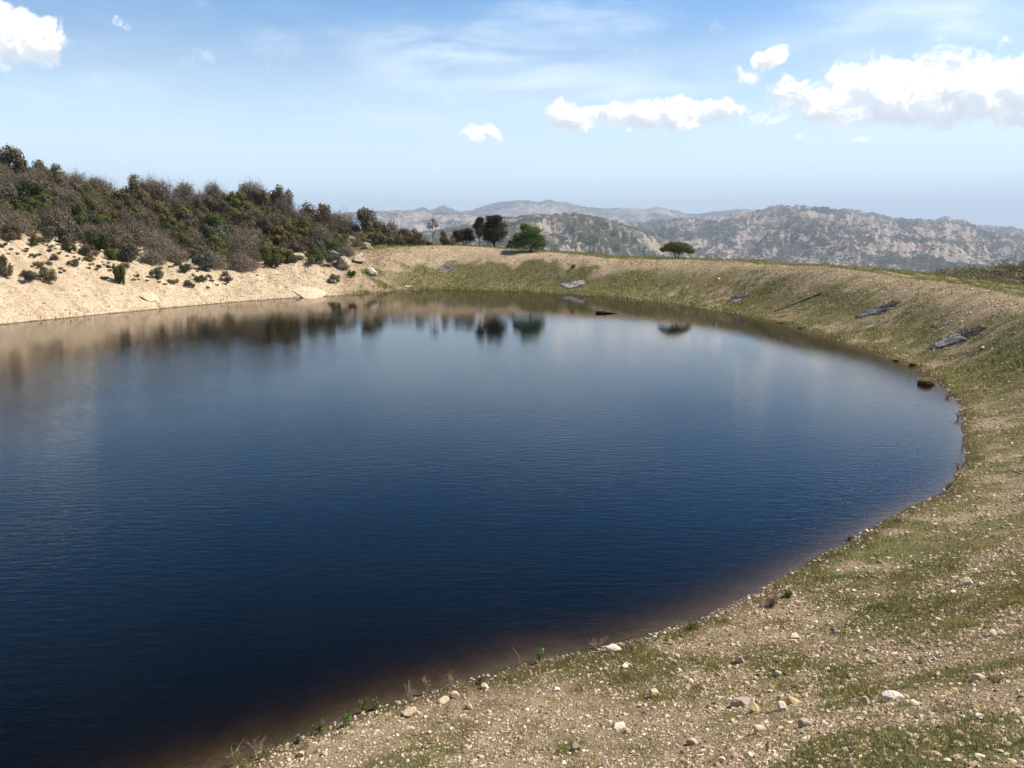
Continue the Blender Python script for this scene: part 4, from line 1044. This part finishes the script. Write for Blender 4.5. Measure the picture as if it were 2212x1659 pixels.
# ---------------------------------------------------------------- plants of the near shore
def weed(px, py, wp, hp, label, mat, kind='leafy', flower=None, seed=0, cat='plant', name='plant'):
    rng = np.random.default_rng(seed+int(px)); q, t = hit(px, py)
    wd, ht = wp/FPX*t, hp/FPX*t
    root = props(link(name, None, None, (q[0], q[1], ground(q[0], q[1])-.01)), label, cat)
    st = Bag(); lf = Bag(); fl = Bag(); ns = {'leafy': 6, 'dry': 9, 'single': 1, 'tuft': 46, 'bush': 30}[kind]; tops = []
    for i in range(ns):
        a = rng.uniform(0, 6.28); e = np.array([math.cos(a)*wd*.5*rng.uniform(.2, 1), math.sin(a)*wd*.5*rng.uniform(.2, 1), ht*rng.uniform(.6, 1)])
        if kind == 'single': e = np.array([wd*.5, 0, ht])
        P = [np.zeros(3), e*np.array([.35, .35, .55])+rng.normal(size=3)*.008, e]
        V, F = tube(P, [.0035, .0028, .0014], 4); st.add(V, F, rng.uniform(.1, 1)); tops.append(e)
        if kind in ('leafy', 'bush'):
            k = 26; s_ = rng.uniform(.3, 1.0, k)[:, None]; Q = e*s_+rng.normal(size=(k, 3))*.018*np.array([1, 1, .6]); Q[:, 2] = np.maximum(Q[:, 2], .01)
            V, F = leaves(Q, rng.uniform(.008, .018, k)*(1 if kind == 'leafy' else .7), rng, 2.2); lf.add(V, F, np.repeat(rng.uniform(0, 1, k), 4))
        if kind == 'dry':
            for _ in range(4):
                s0 = rng.uniform(.3, .9); b = e*s0; V, F = tube([b, b+rng.normal(size=3)*.02+np.array([0, 0, .02]), b+np.append(rng.normal(size=2)*.045, .06)], [.002, .0016, .0009], 3); st.add(V, F, rng.uniform(.2, 1))
    link('stems', st.mesh('stems', M['dry'] if kind in ('dry', 'single', 'tuft', 'bush') else mat), root)
    if lf.n: link('leaves', lf.mesh('leaves', mat), root)
    if flower:
        e = max(tops, key=lambda v: v[2]); k = 26 if flower == 'violet' else 9
        if flower == 'violet': Q = e+np.column_stack([rng.normal(size=(k, 2))*.006, rng.uniform(-.01, .045, k)])
        else: Q = e+rng.normal(size=(k, 3))*.006
        V, F = leaves(Q, .012, rng, 1.4); fl.add(V, F, np.repeat(rng.random(k), 4)); link('flower', fl.mesh('flower', M['violet' if flower == 'violet' else 'petal']), root)
weed(690, 1585, 34, 30, 'green lupin-like plant with one violet flower spike by the water', M['leaf_bright'], 'leafy', 'violet')
weed(748, 1568, 24, 34, 'green leafy plant right of the violet-flowered one', M['leaf_bright'], 'leafy')
weed(785, 1538, 20, 40, 'thin green plant leaning over the water', M['leaf_bright'], 'leafy')
weed(812, 1535, 20, 30, 'second thin green plant right of the leaning one', M['leaf_bright'], 'leafy')
weed(640, 1606, 26, 20, 'low grey-green plant at the left end of the bank', M['leaf_silver'], 'leafy')
weed(1036, 1478, 10, 22, 'white flower on a short stalk at the waterline', M['leaf_bright'], 'leafy', 'white')
weed(1166, 1432, 20, 42, 'taller white-flowered plant with yellow-green leaves at the waterline', M['leaf_bright'], 'leafy', 'white')
weed(885, 1522, 40, 52, 'bare forked twig standing against the dark water', M['dry'], 'dry')
weed(920, 1500, 26, 44, 'thin dry stalks right of the bare forked twig', M['dry'], 'dry')
weed(975, 1488, 22, 34, 'sparse dry stalks halfway along the near waterline', M['dry'], 'dry')
weed(560, 1640, 60, 50, 'dry stalks at the bottom left of the bank', M['dry'], 'dry')
weed(505, 1655, 50, 46, 'leftmost pale dry stalks in front of the dark water', M['dry'], 'dry')
weed(1125, 1438, -40, 46, 'single long bent stalk leaning left over the water', M['dry'], 'single')
weed(1290, 1395, 70, 26, 'tangle of grey dead twigs above the white stone', M['dry'], 'dry')
weed(1665, 1312, 44, 26, 'small dark dry bush near the waterline', M['leaf_brown'], 'bush')
weed(1497, 1358, 44, 20, 'low green-brown bush on the grassy edge of the pond', M['leaf_olive'], 'bush')
weed(1700, 1290, 24, 16, 'little green-brown tuft right of the small dark bush', M['leaf_olive'], 'bush')
weed(2150, 1478, 36, 24, 'dark dry tuft of grass below the flat pinkish stone', M['leaf_brown'], 'tuft')
weed(2182, 1460, 8, 60, 'tall pale dry stalk at the right of the bank', M['dry'], 'single')
weed(1525, 1180, 30, 12, 'twig', M['dry'], 'dry') if False else None
weed(2078, 968, 30, 26, 'dry reddish stalks at the waterline on the right of the pond', M['dry'], 'dry')
weed(2068, 1012, 30, 24, 'thin reeds standing in the shallows at the right', M['dry'], 'dry')
weed(2048, 1056, 36, 22, 'dark dry tuft at the waterline where the right shore bends', M['leaf_brown'], 'tuft')
weed(2070, 905, 24, 20, 'short brown stalks on the right shore below the largest clod', M['leaf_brown'], 'tuft')
weed(2046, 860, 22, 16, 'small brown tuft on the right shore just below the largest clod', M['leaf_brown'], 'tuft')
weed(1835, 1165, 30, 18, 'brown tuft at the edge of the shallows on the near right shore', M['leaf_brown'], 'tuft')
def stick(a, b, label):
    pa, _ = hit(*a); pb, _ = hit(*b); f = np.linspace(0, 1, 9)[:, None]; P = pa*(1-f)+pb*f; rng = np.random.default_rng(int(a[0]))
    P[:, :2] += rng.normal(size=(9, 2))*.008; P[:, 2] = height(P[:, 0], P[:, 1])+.018+.012*np.sin(f[:, 0]*3.1)
    V, F = tube(P, np.linspace(.008, .004, 9), 6); props(link('stick', build_mesh('stick', V, F, M['dry'], np.full(len(V), .25), True)), label, 'stick')
stick((1604,1424), (1690,1428), 'thin dark stick lying right of the pinkish tan stone')
stick((1530,1395), (1580,1387), 'thin dry stick on the upper gravel of the near bank')
stick((1660,1445), (1705,1462), 'short grey stick behind the cream block')
stick((2000,1222), (2060,1228), 'pale straight straw lying high on the right slope')

# ---------------------------------------------------------------- air
def haze():
    m = bpy.data.materials.new('haze'); m.use_nodes = True; t = NT(m.node_tree)
    v = t.n('ShaderNodeVolumePrincipled', inp={'Color': (.68, .81, 1.0, 1), 'Density': 1.25e-4, 'Anisotropy': 0.0})
    t.n('ShaderNodeOutputMaterial', inp={'Volume': v.outputs[0]})
    x0, x1, y0, y1, z0, z1 = -16500, 16500, -16500, 16500, -175, 460
    V = np.array([(x, y, z) for z in (z0, z1) for y in (y0, y1) for x in (x0, x1)], float)
    F = np.array([(0,2,3,1),(4,5,7,6),(0,1,5,4),(2,6,7,3),(0,4,6,2),(1,3,7,5)])
    props(link('haze', build_mesh('haze', V, [F], m)), 'pale blue air haze', 'haze', None, 'stuff')
haze()
